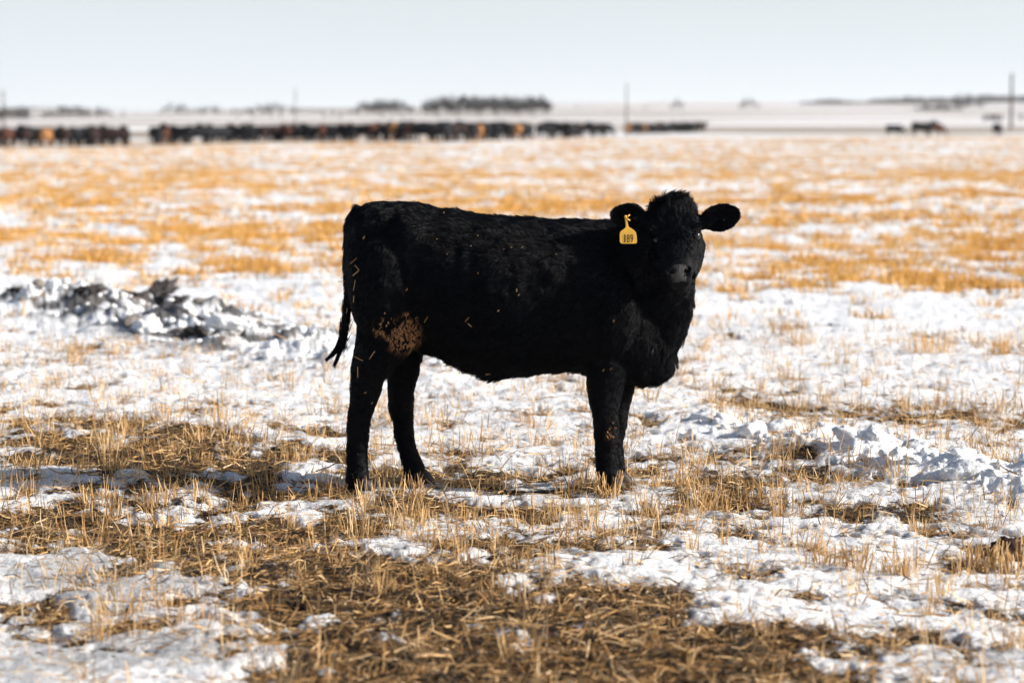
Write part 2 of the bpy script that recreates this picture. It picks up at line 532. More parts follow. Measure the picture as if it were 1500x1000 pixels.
# ------------------------------------------------------------------ the field
def build_ground():
    # distances: picture rows near, geometric beyond
    rows = list(np.linspace(0.4, 5.2, 14)[:-1])
    r = 5.2
    while r < 9500:
        rows.append(r)
        if r < 60:
            r += max(r * r / (F * CAM_H) * 1.7, 0.013)
        else:
            r *= 1.018
    rows.append(9500.)
    R = np.array(rows)
    half = math.radians(14.5)
    fine = np.linspace(-half, half, 900)
    rest1 = np.linspace(half, math.pi, 60)[1:]
    rest0 = np.linspace(-math.pi, -half, 60)[1:-1]
    A = np.concatenate([rest0, fine, rest1])      # closes at +pi
    nA = len(A)
    AA, RR = np.meshgrid(A, R)
    X = (RR * np.sin(AA)).ravel(); Y = (RR * np.cos(AA)).ravel()
    Z, C, G = surf(X, Y)
    verts = np.stack([X, Y, Z], 1)
    nR = len(R)
    i = np.arange(nR - 1)[:, None] * nA
    j = np.arange(nA)[None, :]
    j2 = (j + 1) % nA
    q = np.stack([i + j, i + j2, i + nA + j2, i + nA + j], -1).reshape(-1, 4)
    # centre disc
    c0 = len(verts)
    zc = float(surf(np.array([0.]), np.array([0.]))[0][0])
    verts = np.vstack([verts, [[0, 0, zc]]])
    me = bpy.data.meshes.new('field')
    tri = np.stack([np.full(nA, c0), (np.arange(nA) + 1) % nA, np.arange(nA)], 1)
    q = q[:, ::-1]
    allv = verts.astype(np.float32)
    loops = np.concatenate([q.ravel(), tri.ravel()]).astype(np.int32)
    me.vertices.add(len(allv)); me.vertices.foreach_set('co', allv.ravel())
    me.loops.add(len(loops)); me.loops.foreach_set('vertex_index', loops)
    me.polygons.add(len(q) + len(tri))
    st = np.concatenate([np.arange(len(q)) * 4, len(q) * 4 + np.arange(len(tri)) * 3]).astype(np.int32)
    me.polygons.foreach_set('loop_start', st)
    me.update(calc_edges=True)
    tr = np.zeros_like(X)
    for (cx, cy, rx, ry, w_) in [ell(*a) for a in ((120, 850, 300, 70, 1), (250, 960, 400, 80, 1), (1350, 960, 250, 50, .8), (520, 700, 500, 18, .4), (60, 700, 150, 20, .8))]:
        tr = np.maximum(tr, w_ * np.exp(-((X - cx) / rx) ** 2 - ((Y - cy) / ry) ** 2))
    tr = tr * sstep(.2, .5, fbm(X, Y, 3.0, 4, 88, .6))
    dirt = sstep(.02, .07, G) * (Y > 12) * sstep(.47, .56, fbm(X * .8, Y, 5.2, 4, 96, .7) + .10 * np.exp(-((X + 2.9) / 1.0) ** 2))
    for nm, arr in (('cover', C), ('bank', G), ('trod', tr), ('dirt', dirt)):
        a = me.attributes.new(nm, 'FLOAT', 'POINT')
        a.data.foreach_set('value', np.append(arr, 0).astype(np.float32))
    o = link('ground', me, M_FIELD)
    tag(o, 'snow covered stubble field reaching to low hills on the horizon', kind='structure')
    return o
ground = build_ground()
# keep normals up
if ground.data.polygons[ground.data.polygons.__len__() // 2].normal.z < 0:
    ground.data.flip_normals()

# ------------------------------------------------------------------ straw
def blades(name, X, Y, Z, length, width, az, lean, bend, tint, mat, prism=False):
    """one mesh of bent blades.  az: heading, lean: angle from vertical, bend: extra lean at the tip"""
    n = len(X)
    dx, dy = np.cos(az), np.sin(az)
    base = np.stack([X, Y, Z], 1)
    d1 = np.stack([dx * np.sin(lean), dy * np.sin(lean), np.cos(lean)], 1)
    l2 = lean + bend
    d2 = np.stack([dx * np.sin(l2), dy * np.sin(l2), np.cos(l2)], 1)
    p0 = base
    p1 = base + d1 * (length * 0.55)[:, None]
    p2 = p1 + d2 * (length * 0.45)[:, None]
    roll = rng.uniform(0, math.pi, n)
    s = np.stack([-dy, dx, np.zeros(n)], 1)
    up = np.cross(d1, s)
    side = s * np.cos(roll)[:, None] + up * np.sin(roll)[:, None]
    oth = np.cross(d1, side)
    w = width[:, None] * 0.5
    if not prism:
        v = np.stack([p0 - side * w, p0 + side * w, p1 - side * w, p1 + side * w, p2 - side * w * .45, p2 + side * w * .45], 1).reshape(-1, 3)
        f = np.array([[0, 1, 3, 2], [2, 3, 5, 4]])
        k = 6
    else:
        rings = []
        for p, sc in ((p0, 1.0), (p1, 0.95), (p2, 0.75)):
            for a in (0, 2.094, 4.189):
                rings.append(p + (side * math.cos(a) + oth * math.sin(a)) * w * sc)
        v = np.stack(rings, 1).reshape(-1, 3)
        f = []
        for q in (0, 3):
            for a in range(3):
                f.append([q + a, q + (a + 1) % 3, q + 3 + (a + 1) % 3, q + 3 + a])
        f = np.array(f)
        k = 9
    faces = (np.arange(n)[:, None, None] * k + f[None]).reshape(-1, 4)
    me = np_mesh(name, v, faces)
    a = me.attributes.new('tint', 'FLOAT', 'POINT')
    a.data.foreach_set('value', np.repeat(tint, k).astype(np.float32))
    me.materials.append(mat)
    return me

def sector_points(n, r0, r1, half=13.8):
    r = np.sqrt(rng.uniform(r0 * r0, r1 * r1, n))
    a = np.radians(rng.uniform(-half, half, n))
    return r * np.sin(a), r * np.cos(a)

def clip01(x): return np.clip(x, 0, 1)

def near_litter():
    X, Y = sector_points(900000, 5.4, 16.0)
    r = np.hypot(X, Y)
    c = cover_raw(X, Y)
    hf = fbm(X, Y, 7.0, 3, 61, .6)
    c2 = c + (hf - 0.5) * 0.6
    p = 0.038 + 0.30 * sstep(0.40, 0.80, c2) + 0.07 * sstep(.2, .5, c2)
    p *= np.interp(r, [5.4, 7, 9, 12, 16], [0.75, .75, 0.6, 0.40, 0.25])
    rg = ridge_profile(X, Y)
    p *= 1 - 0.75 * sstep(0.03, 0.08, rg)
    k = rng.random(len(X)) < p
    X, Y, r, c = X[k], Y[k], r[k], c[k]
    Z, _, _ = surf(X, Y)
    n = len(X)
    up = rng.random(n)
    L = rng.gamma(2.0, 0.017, n) + 0.008
    L = np.minimum(L, 0.18)
    W = (0.0012 + 0.0040 * rng.random(n) ** 2.2) * np.interp(r, [5, 9, 16], [1.1, 1, 1.5])
    lean = np.where(up < 0.86, rng.normal(1.46, 0.12, n), rng.uniform(0.4, 1.3, n))
    az = rng.uniform(0, 2 * math.pi, n)
    bend = rng.normal(0.05, 0.22, n)
    dull = sstep(0.5, 1.0, c)
    tint = clip01(rng.beta(1.05, 1.05, n) - 0.07 * dull)
    Z = Z + rng.uniform(0.0, 0.014, n)
    h = n // 2
    m1 = blades('litter', X[:h], Y[:h], Z[:h], L[:h], W[:h], az[:h], lean[:h], bend[:h], tint[:h], M_STRAW)
    m2 = blades('straw', X[h:], Y[h:], Z[h:], L[h:] * 1.05, W[h:], az[h:], lean[h:], bend[h:], tint[h:], M_STRAW)
    for nm, me, lb in (('straw_litter', m1, 'loose dry straw and chaff strewn over the trodden snow'), ('dead_grass', m2, 'matted dead grass blades lying among the straw')):
        o = link(nm, me, smooth=False)
        tag(o, lb, 'straw' if nm == 'straw_litter' else 'grass', kind='stuff')
    return n

def tuft_blades(cx, cy, n_per, spread, hmin, hmax, wid, leanmax):
    """expand tuft centres into stalks"""
    n_per = np.asarray(n_per, int)
    idx = np.repeat(np.arange(len(cx)), n_per)
    n = len(idx)
    a = rng.uniform(0, 2 * math.pi, n)
    rr = np.sqrt(rng.random(n)) * (spread[idx] if hasattr(spread, '__len__') else spread)
    X = cx[idx] + np.cos(a) * rr
    Y = cy[idx] + np.sin(a) * rr
    hh = rng.uniform(hmin, hmax, n) * (0.65 + 0.7 * rng.random(len(cx)))[idx]
    lean = np.abs(rng.normal(0.0, leanmax, n)) + rr / (np.max(spread) + 1e-6) * 0.12
    az = a + rng.normal(0, 0.7, n)
    W = rng.uniform(wid * .7, wid * 1.3, n)
    return X, Y, hh, W, az, lean, idx

def near_stubble():
    X, Y = sector_points(9500, 5.4, 17.0)
    r = np.hypot(X, Y)
    c = cover_raw(X, Y) + (fbm(X, Y, 1.6, 2, 90) - .5) * 0.7
    p = 0.07 + 0.42 * sstep(0.22, 0.5, c) - 0.30 * sstep(.6, .95, c)
    sb = stub_boost(X, Y)
    p = p + .22 * sb * sstep(.35, .6, fbm(X, Y, 3.0, 2, 93))
    p *= np.interp(r, [5.4, 8, 9, 12, 17], [.55, .7, 1, 1, .9])
    rg = ridge_profile(X, Y)
    p *= 1 - 0.9 * sstep(0.03, 0.08, rg)
    k = rng.random(len(X)) < p
    X, Y = X[k], Y[k]
    rt = np.hypot(X, Y)
    np_ = rng.integers(2, 12, len(X))
    big = rng.random(len(X)) < 0.12
    np_ = np.where(big, np_ + 14, np_)
    spread = rng.uniform(0.015, 0.07, len(X)) * np.where(big, 1.5, 1)
    x, y, h, w, az, lean, idx = tuft_blades(X, Y, np_, spread, 0.025, 0.105, 0.0032, 0.28)
    h = h * np.where(big, 1.15, 1.0)[idx]
    z, _, _ = surf(x, y)
    tint = clip01(rng.beta(3.2, 1.6, len(x)) * 0.8 + (rng.random(len(X)) * 0.25)[idx])
    me = blades('stubble', x, y, z - 0.006, h, w, az, lean, rng.normal(0.05, 0.18, len(x)), tint, M_STRAW, prism=False)
    o = link('stubble', me, smooth=False)
    tag(o, 'short cut straw stubble standing in the snow around the calf', 'stubble', kind='stuff')
    return len(x)

def mid_stubble():
    tot = 0
    specs = [
        (17.0, 34.0, 17000, (10, 22), 0.11, 0.04, 0.115, 0.007, .30),
        (34.0, 75.0, 36000, (7, 14), 0.15, 0.035, 0.105, 0.014, .38),
        (75.0, 205.0, 52000, (4, 8), 0.24, 0.035, 0.10, 0.034, .42),
    ]
    meshes = []
    for r0, r1, n, (a, b), sp, h0, h1, wd, ln in specs:
        X, Y = sector_points(n, r0, r1, 13.5)
        c = cover_raw(X, Y) + (fbm(X, Y, 2.2, 2, 91) - .5) * 0.2
        p = 0.01 + 0.80 * sstep(0.46, 0.66, c)
        rg = ridge_profile(X, Y)
        p *= 1 - 0.9 * sstep(0.03, 0.08, rg)
        k = rng.random(len(X)) < p
        X, Y = X[k], Y[k]
        x, y, h, w, az, lean, idx = tuft_blades(X, Y, rng.integers(a, b, len(X)), sp, h0, h1, wd, ln)
        z, _, _ = surf(x, y)
        tint = clip01(rng.beta(3.0, 2.0, len(x)) * 0.75 + (rng.random(len(X)) * 0.3)[idx])
        meshes.append(blades('stubble', x, y, z - 0.01, h, w, az, lean, rng.normal(0.15, 0.25, len(x)), tint, M_STUBBLE))
        tot += len(x)
    for me, lb in zip(meshes, ('golden stubble tufts in the field just behind the calf', 'blurred golden stubble in the middle of the field', 'golden stubble stretching back to the herd')):
        o = link('field_stubble', me, smooth=False)
        tag(o, lb, 'stubble', kind='stuff')
    return tot

n1 = near_litter(); n2 = near_stubble(); n3 = mid_stubble()
print('blades', n1, n2, n3)

# individual tufts that stand out
def gz(x, y):
    return float(surf(np.array([x]), np.array([y]))[0][0])

TUFTS = [
    (893, 722, 34, .045, .07, .12, 'pale cut stubble tuft standing right in front of the calf\'s front hooves'),
    (950, 748, 26, .04, .05, .10, 'stubble tuft on the snow just right of the front hooves'),
    (1003, 715, 22, .04, .04, .09, 'thin straw tuft in snow right of the calf\'s front legs'),
    (1030, 735, 34, .05, .08, .14, 'tall dense stubble tuft on the snow, right of the front hooves'),
    (1315, 832, 30, .045, .06, .11, 'upright stubble tuft on clean snow between two others, lower right'),
    (1255, 830, 22, .045, .05, .09, 'ragged stubble tuft with bent stalks left of the upright one'),
    (1212, 822, 18, .05, .05, .10, 'sparse stubble tuft on snow below the snow bank'),
    (1440, 820, 50, .06, .08, .14, 'large stubble tuft beside the brown earth clod'),
    (1490, 828, 26, .05, .05, .10, 'stubble tuft in front of the brown earth clod'),
    (1466, 521, 40, .06, .07, .13, 'small round golden tuft alone on far right snow'),
    (1365, 515, 60, .16, .07, .13, 'wide golden tuft on the snow beyond the bank'),
    (300, 668, 14, .03, .05, .09, 'small stubble tuft above the calf\'s shadow'),
    (430, 672, 24, .05, .04, .08, 'dry tuft where the calf\'s shadow crosses the snow'),
    (175, 612, 22, .05, .04, .08, 'pale tuft at the upper edge of the brown patch'),
    (525, 770, 30, .06, .05, .10, 'splayed straw tuft below the calf\'s near hind hoof'),
    (610, 720, 14, .03, .05, .10, 'thin stalks beside the calf\'s far hind hoof'),
    (770, 612, 16, .04, .04, .09, 'stubble tuft on snow under the calf\'s belly'),
    (225, 735, 24, .05, .06, .11, 'tangled straw tuft sticking up left of the hind hooves'),
]
for (px, py, n, sp, h0, h1, lb) in TUFTS:
    x0, y0 = ground_pt(px, py)
    e = empty('stubble_tuft', (x0, y0, gz(x0, y0)))
    tag(e, lb, 'straw tuft')
    x, y, h, w, az, lean, idx = tuft_blades(np.array([x0]), np.array([y0]), [n], np.array([sp]), h0, h1, 0.0042, 0.16)
    z = surf(x, y)[0]
    tint = clip01(rng.beta(4, 1.6, len(x)))
    me = blades('stalks', x, y, z - 0.008, h, w, az, lean, rng.normal(0.02, 0.15, len(x)), tint, M_STUBBLE if py < 600 else M_STRAW, prism=True)
    link('stalks', me, parent=e, smooth=False)['kind'] = 'stuff'
    n2_ = n // 2
    x, y, h, w, az, lean, idx = tuft_blades(np.array([x0]), np.array([y0]), [n2_], np.array([sp * 1.2]), 0.03, 0.07, 0.004, 0.7)
    z = surf(x, y)[0]
    me = blades('dry_leaves', x, y, z - 0.004, h, w, az, lean, rng.normal(0.6, 0.3, len(x)), clip01(rng.beta(2, 2, len(x))), M_STRAW)
    link('dry_leaves', me, parent=e, smooth=False)['kind'] = 'stuff'

# ------------------------------------------------------------------ clods
def rough_lump(name, seed, sx, sy, sz, mat, sub=3, amp=0.28, freq=2.6):
    import bmesh
    bm = bmesh.new()
    bmesh.ops.create_icosphere(bm, subdivisions=sub, radius=1)
    v = np.array([p.co[:] for p in bm.verts])
    n = vnoise3(v * freq + seed * 17.3, seed) - 0.5
    n2 = vnoise3(v * freq * 2.7 + seed * 3.1, seed + 5) - 0.5
    n3 = vnoise3(v * freq * 6.5 + seed * 1.1, seed + 9) - 0.5
    rp = np.random.default_rng(seed * 7 + 3)
    pl = rp.normal(size=(11, 3)); pl /= np.linalg.norm(pl, axis=1)[:, None]
    hh = rp.uniform(.62, 1.0, 11)
    q = v @ pl.T
    sup = np.min(np.where(q > .12, hh / np.maximum(q, .12), 9), axis=1)
    sup = np.minimum(sup, 1.25)
    d = (sup * .35 + .65) * (1 + amp * (n * 1.5 + n2 * 0.9 + n3 * 0.6))
    v = v * d[:, None] * np.array([sx, sy, sz])
    for p, c in zip(bm.verts, v): p.co = c
    me = bpy.data.meshes.new(name)
    bm.to_mesh(me); bm.free()
    me.materials.append(mat)
    me.polygons.foreach_set('use_smooth', np.ones(len(me.polygons), dtype=bool))
    return me

clod_meshes = [rough_lump('snow_clod', s, 1, .85, .7, M_SNOW, 4) for s in range(7)]
ORD = ['first', 'second', 'third', 'fourth', 'fifth', 'sixth', 'seventh', 'eighth', 'ninth', 'tenth', 'eleventh', 'twelfth', 'thirteenth', 'fourteenth', 'fifteenth',
       'sixteenth', 'seventeenth', 'eighteenth', 'nineteenth', 'twentieth']
TENS = {2: 'twenty', 3: 'thirty', 4: 'forty', 5: 'fifty'}
def ordinal(i):
    """1 -> first"""
    if i <= 20: return ORD[i - 1]
    t, u = divmod(i, 10)
    return {3: 'thirtieth', 4: 'fortieth', 5: 'fiftieth'}[t] if u == 0 else TENS[t] + '-' + ORD[u - 1]

M_DIRTY = simple('dirty_snow', (0.20, 0.18, 0.165), .85, .2, 14, .8)
def clod_field(side, want, lo, hi, minz=True):
    pts, wid, hgt = RIDGES[side]
    out = []
    tries = 0
    while len(out) < want and tries < 9000:
        tries += 1
        i = random.randrange(len(pts) - 1)
        t = random.random()
        x = pts[i][0] * (1 - t) + pts[i + 1][0] * t + random.gauss(0, wid * 0.45)
        y = pts[i][1] * (1 - t) + pts[i + 1][1] * t + random.gauss(0, wid * 0.45)
        if abs(x) > y * (0.205 if minz else .24) or y < 5: continue
        if random.random() > pts[i][2]: continue
        s = lo + (hi - lo) * random.random() ** 1.6
        if minz and any((x - a) ** 2 + (y - b) ** 2 < (s + c) ** 2 * 0.6 for a, b, c in out): continue
        out.append((x, y, s))
    return out
for side, want, lo, hi, where in ((1, 18, .045, .12, 'snow bank right of the calf'), (0, 14, .05, .14, 'snow bank left behind the calf')):
    clods = sorted(clod_field(side, want, lo, hi), key=lambda c: c[0] / c[1])
    for k, (x, y, s) in enumerate(clods):
        dirty = side == 0 and k in (2, 4, 5, 8, 9)
        o = bpy.data.objects.new('snow_clod', random.choice(clod_meshes))
        if dirty:
            me = o.data.copy(); me.materials.clear(); me.materials.append(M_DIRTY); o.data = me
        col.objects.link(o)
        z = gz(x, y)
        o.location = (x, y, z + s * 0.12)
        o.rotation_euler = (random.uniform(-.4, .4), random.uniform(-.4, .4), random.uniform(0, 6.28))
        o.scale = (s, s * random.uniform(.7, 1), s * random.uniform(.5, .85))
        tag(o, f'{"dirty grey" if dirty else "white"} frozen lump, {ordinal(k + 1)} from the left along the {where}', 'snow clod', group=f'lumps on the {where}')
    # crumbs too many to count
    vs, fs, nb = [], [], 0
    base = [rough_lump('snow_rubble', 50 + q, 1, .8, .7, M_SNOW, 2) for q in range(4)]
    dat = []
    for me in base:
        v = np.array([p.co[:] for p in me.vertices]); f = np.array([tuple(p.vertices) for p in me.polygons]); dat.append((v, f))
    for x, y, s in clod_field(side, 130 if side else 300, .006, .030 if side else .045, False):
        v, f = dat[random.randrange(4)]
        a = random.random() * 6.28
        c_, s_ = math.cos(a), math.sin(a)
        w = np.stack([v[:, 0] * c_ - v[:, 1] * s_, v[:, 0] * s_ + v[:, 1] * c_, v[:, 2]], 1) * s + np.array([x, y, gz(x, y) + s * .25])
        vs.append(w); fs.append(f + nb); nb += len(v)
    o = link('snow_rubble', np_mesh('snow_rubble', np.concatenate(vs), np.concatenate(fs)), M_SNOW)
    tag(o, f'crumbled snow scattered over the {where}', 'snow', kind='stuff')

M_FROZEN = simple('frozen_mud', (0.045, 0.040, 0.040), .9, .2, 12, .7)
for (px, py, sx, sy, sz, tl, lb) in [(232, 424, .17, .10, .075, -.5, 'large dark frozen mud slab tilted up on top of the left snow bank'),
                                 (200, 446, .10, .08, .05, .2, 'dark frozen mud lump left of and below the tilted slab'),
                                 (262, 462, .13, .08, .05, .1, 'dark frozen mud lump right of and below the tilted slab'),
                                 (292, 486, .08, .07, .05, .2, 'dark mud lump low on the right end of the dirty bank'),
                                 (130, 452, .11, .07, .04, -.2, 'dark mud lump half sunk in the bank left of the slab'),
                                 (40, 440, .12, .07, .05, .1, 'dark mud lump in the snow bank near the left edge')]:
    x, y = ground_pt(px, py + 12)
    o = link('frozen_mud_clod', rough_lump('frozen_mud_clod', px, sx, sy, sz, M_FROZEN, 4, .8), smooth=True)
    o.location = (x, y, gz(x, y) + sz * .3); o.rotation_euler = (0, tl, random.random())
    tag(o, lb, 'mud clod', group='frozen mud in the left snow bank')
M_EARTH = simple('earth', (0.028, 0.013, 0.009), 0.9, .2, 30, .5)
for (px, py, sx, sy, sz, lb) in [(1472, 812, .055, .05, .04, 'dark brown earth clod lying behind stubble at the right edge'),
                                 (445, 885, .034, .03, .018, 'small dark brown clod on grey trodden snow'),
                                 (302, 742, .02, .02, .012, 'tiny dark clod beside straw left of the hind hooves'),]:
    x, y = ground_pt(px, py)
    o = link('earth_clod', rough_lump('earth_clod', px, sx, sy, sz, M_EARTH, 4, .5), smooth=True)
    o.location = (x, y, gz(x, y) + sz * .5)
    tag(o, lb, 'earth clod')

# ------------------------------------------------------------------ animals: solid shapes fused into one skin
class Solid:
    def __init__(s): s.v = []; s.f = []
    def rings(s, rs, cap=True):
        k = len(rs[0]); b = len(s.v)
        for r in rs: s.v.extend([tuple(p) for p in r])
        for i in range(len(rs) - 1):
            for j in range(k):
                j2 = (j + 1) % k
                s.f.append((b + i * k + j, b + i * k + j2, b + (i + 1) * k + j2, b + (i + 1) * k + j))
        s.f.append(tuple(b + j for j in reversed(range(k))))
        s.f.append(tuple(b + (len(rs) - 1) * k + j for j in range(k)))
    def loft(s, st, k=20, ex=2.0):
        """stations (centre, u, v, v_down)"""
        rs = []
        for c, u, v, vd in st:
            r = []
            for j in range(k):
                a = 2 * math.pi * j / k
                ca, sa = math.cos(a), math.sin(a)
                x = math.copysign(abs(ca) ** (2 / ex), ca); y = math.copysign(abs(sa) ** (2 / ex), sa)
                r.append(c + u * x + (v if y > 0 else vd) * y)
            rs.append(r)
        s.rings(rs)
    def tube(s, pts, rad, k=14, flat=1.0, up=Vector((0, 1, 0))):
        st = []
        for i, p in enumerate(pts):
            a = pts[max(i - 1, 0)]; b = pts[min(i + 1, len(pts) - 1)]
            d = (b - a).normalized()
            u = d.cross(up)
            if u.length < .1: u = d.cross(Vector((1, 0, 0)))
            u.normalize(); v = d.cross(u).normalized()
            st.append((p, u * rad[i], v * rad[i] * flat, v * rad[i] * flat))
        s.loft(st, k)
    def ball(s, c, r, k=12):
        rx, ry, rz = r if hasattr(r, '__len__') else (r, r, r)
        st = []
        for i in range(9):
            a = -math.pi / 2 * .97 + math.pi * .97 * i / 8
            st.append((c + Vector((0, 0, rz * math.sin(a))), Vector((rx * math.cos(a), 0, 0)), Vector((0, ry * math.cos(a), 0)), Vector((0, ry * math.cos(a), 0))))
        s.loft(st, k)
    def fuse(s, name, voxel, smooth=4, dec=None):
        me = bpy.data.meshes.new('tmp')
        me.from_pydata([tuple(p) for p in s.v], [], s.f)
        me.update()
        import bmesh
        bm = bmesh.new(); bm.from_mesh(me)
        bmesh.ops.recalc_face_normals(bm, faces=bm.faces)
        bm.to_mesh(me); bm.free()
        o = bpy.data.objects.new('tmp', me); col.objects.link(o)
        m = o.modifiers.new('r', 'REMESH'); m.mode = 'VOXEL'; m.voxel_size = voxel
        m = o.modifiers.new('s', 'SMOOTH'); m.factor = 0.6; m.iterations = smooth
        if dec:
            m = o.modifiers.new('d', 'DECIMATE'); m.ratio = dec
        dg = bpy.context.evaluated_depsgraph_get(); dg.update()
        out = bpy.data.meshes.new_from_object(o.evaluated_get(dg))
        out.name = name
        bpy.data.objects.remove(o); bpy.data.meshes.remove(me)
        return out

# ---------------------------------------------- the calf
YC = 9.38
def mpx(d, Y=YC): return d * Y / F
S = Solid()
torso = [  # px, top, bottom, half width
    (508, 345, 400, .06), (513, 322, 440, .11), (522, 309, 465, .15), (538, 298, 482, .185), (562, 295, 495, .205), (600, 299, 508, .225),
    (640, 306, 520, .24), (680, 313, 541, .26), (720, 318, 553, .275), (760, 322, 548, .275), (800, 324, 542, .265),
    (840, 324, 541, .25), (880, 325, 550, .235), (915, 326, 560, .205), (940, 330, 564, .175), (962, 340, 560, .14), (980, 365, 548, .11), (990, 395, 530, .07)]
st = []
for px, a, b, w in torso:
    top, bot = P(px, a, YC), P(px, b, YC)
    ctr = top.lerp(bot, 0.45)
    st.append((ctr, Vector((0, w, 0)), top - ctr, ctr - bot))
S.loft(st, 28, 2.25)
# haunch and shoulder masses
for s_ in (-1, 1):
    S.ball(P(568, 415, YC) + Vector((0, s_ * .115, 0)), (mpx(56), .13, mpx(92)))
    S.ball(P(600, 345, YC) + Vector((0, s_ * .14, 0)), (mpx(34), .085, mpx(34)))
    S.ball(P(893, 440, YC) + Vector((0, s_ * .11, 0)), (mpx(52), .135, mpx(92)))
# neck, turned towards the viewer, and dewlap
S.tube([P(870, 402, YC), P(915, 395, YC - .02), P(948, 380, YC - .07), P(972, 358, YC - .14), P(985, 335, YC - .20)],
       [.20, .185, .160, .130, .105], 18)
S.tube([P(905, 470, YC), P(950, 440, YC - .04), P(982, 412, YC - .12), P(992, 385, YC - .19)], [.16, .135, .10, .07], 14)
S.tube([P(940, 520, YC), P(966, 480, YC - .02), P(984, 440, YC - .08), P(994, 410, YC - .16)], [.11, .105, .085, .05], 14)

def leg(stn, Y):
    out = []
    for cx, cy, rx, ry in stn:
        c = P(cx, cy, Y)
        out.append((c, Vector((rx * Y / F, 0, 0)), Vector((0, ry, 0)), Vector((0, ry, 0))))
    S.loft(out, 16)
YN_H, YF_H, YN_F, YF_F = 9.28, 9.45, 9.29, 9.43
leg([(567, 400, 50, .10), (573, 450, 50, .105), (570, 490, 48, .10), (560, 515, 42, .085), (547, 537, 33, .07), (539, 557, 25, .055),
     (534, 580, 22, .046), (528, 605, 19, .040), (524, 630, 17.5, .036), (522.5, 660, 16.5, .034), (522, 685, 16, .034), (523, 700, 17.5, .04), (524, 713, 17, .042)], YN_H)
leg([(592, 440, 38, .10), (595, 480, 30, .10), (594, 520, 24, .08), (590, 548, 23, .06), (587, 572, 20, .05),
     (587, 597, 17, .043), (591, 625, 14, .036), (596, 655, 14.5, .034), (603, 677, 15, .034), (608, 692, 17, .04), (611, 703, 17, .042)], YF_H)
leg([(893, 470, 44, .10), (892, 520, 37, .085), (889, 550, 31, .07), (886, 580, 24, .055), (886, 605, 20, .047), (888, 625, 18, .043), (889, 642, 17.5, .041),
     (889, 662, 16, .036), (889, 684, 16, .035), (891, 698, 18, .041), (893, 713, 17, .042)], YN_F)
leg([(908, 500, 36, .09), (908, 545, 26, .07), (907, 575, 21, .055), (904, 600, 17, .047), (902, 622, 15, .042), (901, 642, 13, .037),
     (901, 665, 12.5, .034), (901, 685, 12.5, .034), (901, 698, 14.5, .04), (902, 707, 15, .042)], YF_F)
# tail
S.tube([P(530, 305, YC), P(515, 324, YC), P(509, 360, YC), P(509, 400, YC), P(510, 435, YC), P(509, 465, YC), P(505, 488, YC), P(503, 502, YC)],
       [.03, .024, .02, .018, .017, .015, .010, .005], 10)

# head
HA = P(984, 300, 9.20)
HB = P(995, 411, 8.99)
ax = (HB - HA); HL = ax.length; ax.normalize()
lat = Vector((1, -0.10, 0)).normalized()
lat = (lat - ax * lat.dot(ax)).normalized()
dor = lat.cross(ax); dor = dor if dor.y < 0 else -dor   # towards the viewer
def HP(t, l=0, d=0): return HA + ax * (t * HL) + lat * l + dor * d
sec = [(-.06, .045, .012, .05), (-.02, .066, .028, .08), (.08, .086, .042, .12), (.22, .094, .048, .135), (.36, .095, .045, .14), (.48, .088, .042, .13),
       (.60, .078, .040, .11), (.74, .066, .040, .085), (.86, .055, .036, .07), (.95, .050, .033, .062), (1.02, .046, .022, .05), (1.06, .034, .012, .03)]
S.loft([(HP(t), lat * w, dor * a, dor * b) for t, w, a, b in sec], 22, 2.3)
for s_ in (-1, 1):
    S.ball(HP(.36, s_ * .074, .016), (.030, .028, .022))
    S.ball(HP(.57, s_ * .066, -.012), (.020, .020, .032))              # brow
    S.ball(HP(.40, s_ * .070, -.045), (.036, .04, .06))               # cheek
    S.tube([HP(.42, s_ * .070, -.06), HP(.62, s_ * .062, -.06), HP(.85, s_ * .045, -.05)], [.045, .038, .026], 10)
    S.ball(HP(.93, s_ * .034, .018), (.022, .022, .024))              # nostril wing
S.ball(HP(.03, 0, .0), (.050, .045, .030))                               # poll
S.ball(HP(.98, 0, -.055), (.036, .035, .026))                          # chin
# ears: cupped leaves
def ear(base, tip, width, face):
    d = (tip - base); L = d.length; d.normalize()
    fn = (face - d * face.dot(d)).normalized()      # the open side looks this way
    w = d.cross(fn).normalized()
    st = []
    prof = [(-.12, .30), (0, .38), (.15, .66), (.35, .95), (.55, 1.0), (.72, .90), (.86, .66), (.95, .40), (1.0, .14)]
    rs = []
    k = 9
    for t, s_ in prof:
        hw = width * .5 * s_
        ring = []
        cup = 0.85 * hw * (1 - t * .45)
        th = .0075 * (1 if t < .8 else .8)
        for j in range(k):                     # outer face
            a = -1 + 2 * j / (k - 1)
            ring.append(base + d * (t * L) + w * (hw * a) - fn * (cup * (1 - a * a) + th * (1 - .5 * abs(a))))
        for j in reversed(range(k)):           # inner face
            a = -1 + 2 * j / (k - 1)
            ring.append(base + d * (t * L) + w * (hw * a * .93) - fn * (cup * (1 - a * a) - th * (1 - .5 * abs(a))))
        rs.append(ring)
    S.rings(rs)
EAR_L_B, EAR_L_T = P(947, 322, 9.17), P(895, 313, 9.15)
EAR_R_B, EAR_R_T = P(1026, 328, 9.17), P(1085, 311, 9.14)
ear(EAR_L_B, EAR_L_T, .112, Vector((-.1, -1, -.35)))
ear(EAR_R_B, EAR_R_T, .114, Vector((.3, -1, -.15)))
S.tube([P(965, 322, 9.20), P(945, 322, 9.18), P(930, 320, 9.165)], [.035, .027, .016], 10)
S.tube([P(1008, 328, 9.20), P(1028, 327, 9.18), P(1042, 323, 9.165)], [.035, .026, .015], 10)

body_me = S.fuse('calf_body', 0.0062, 3)
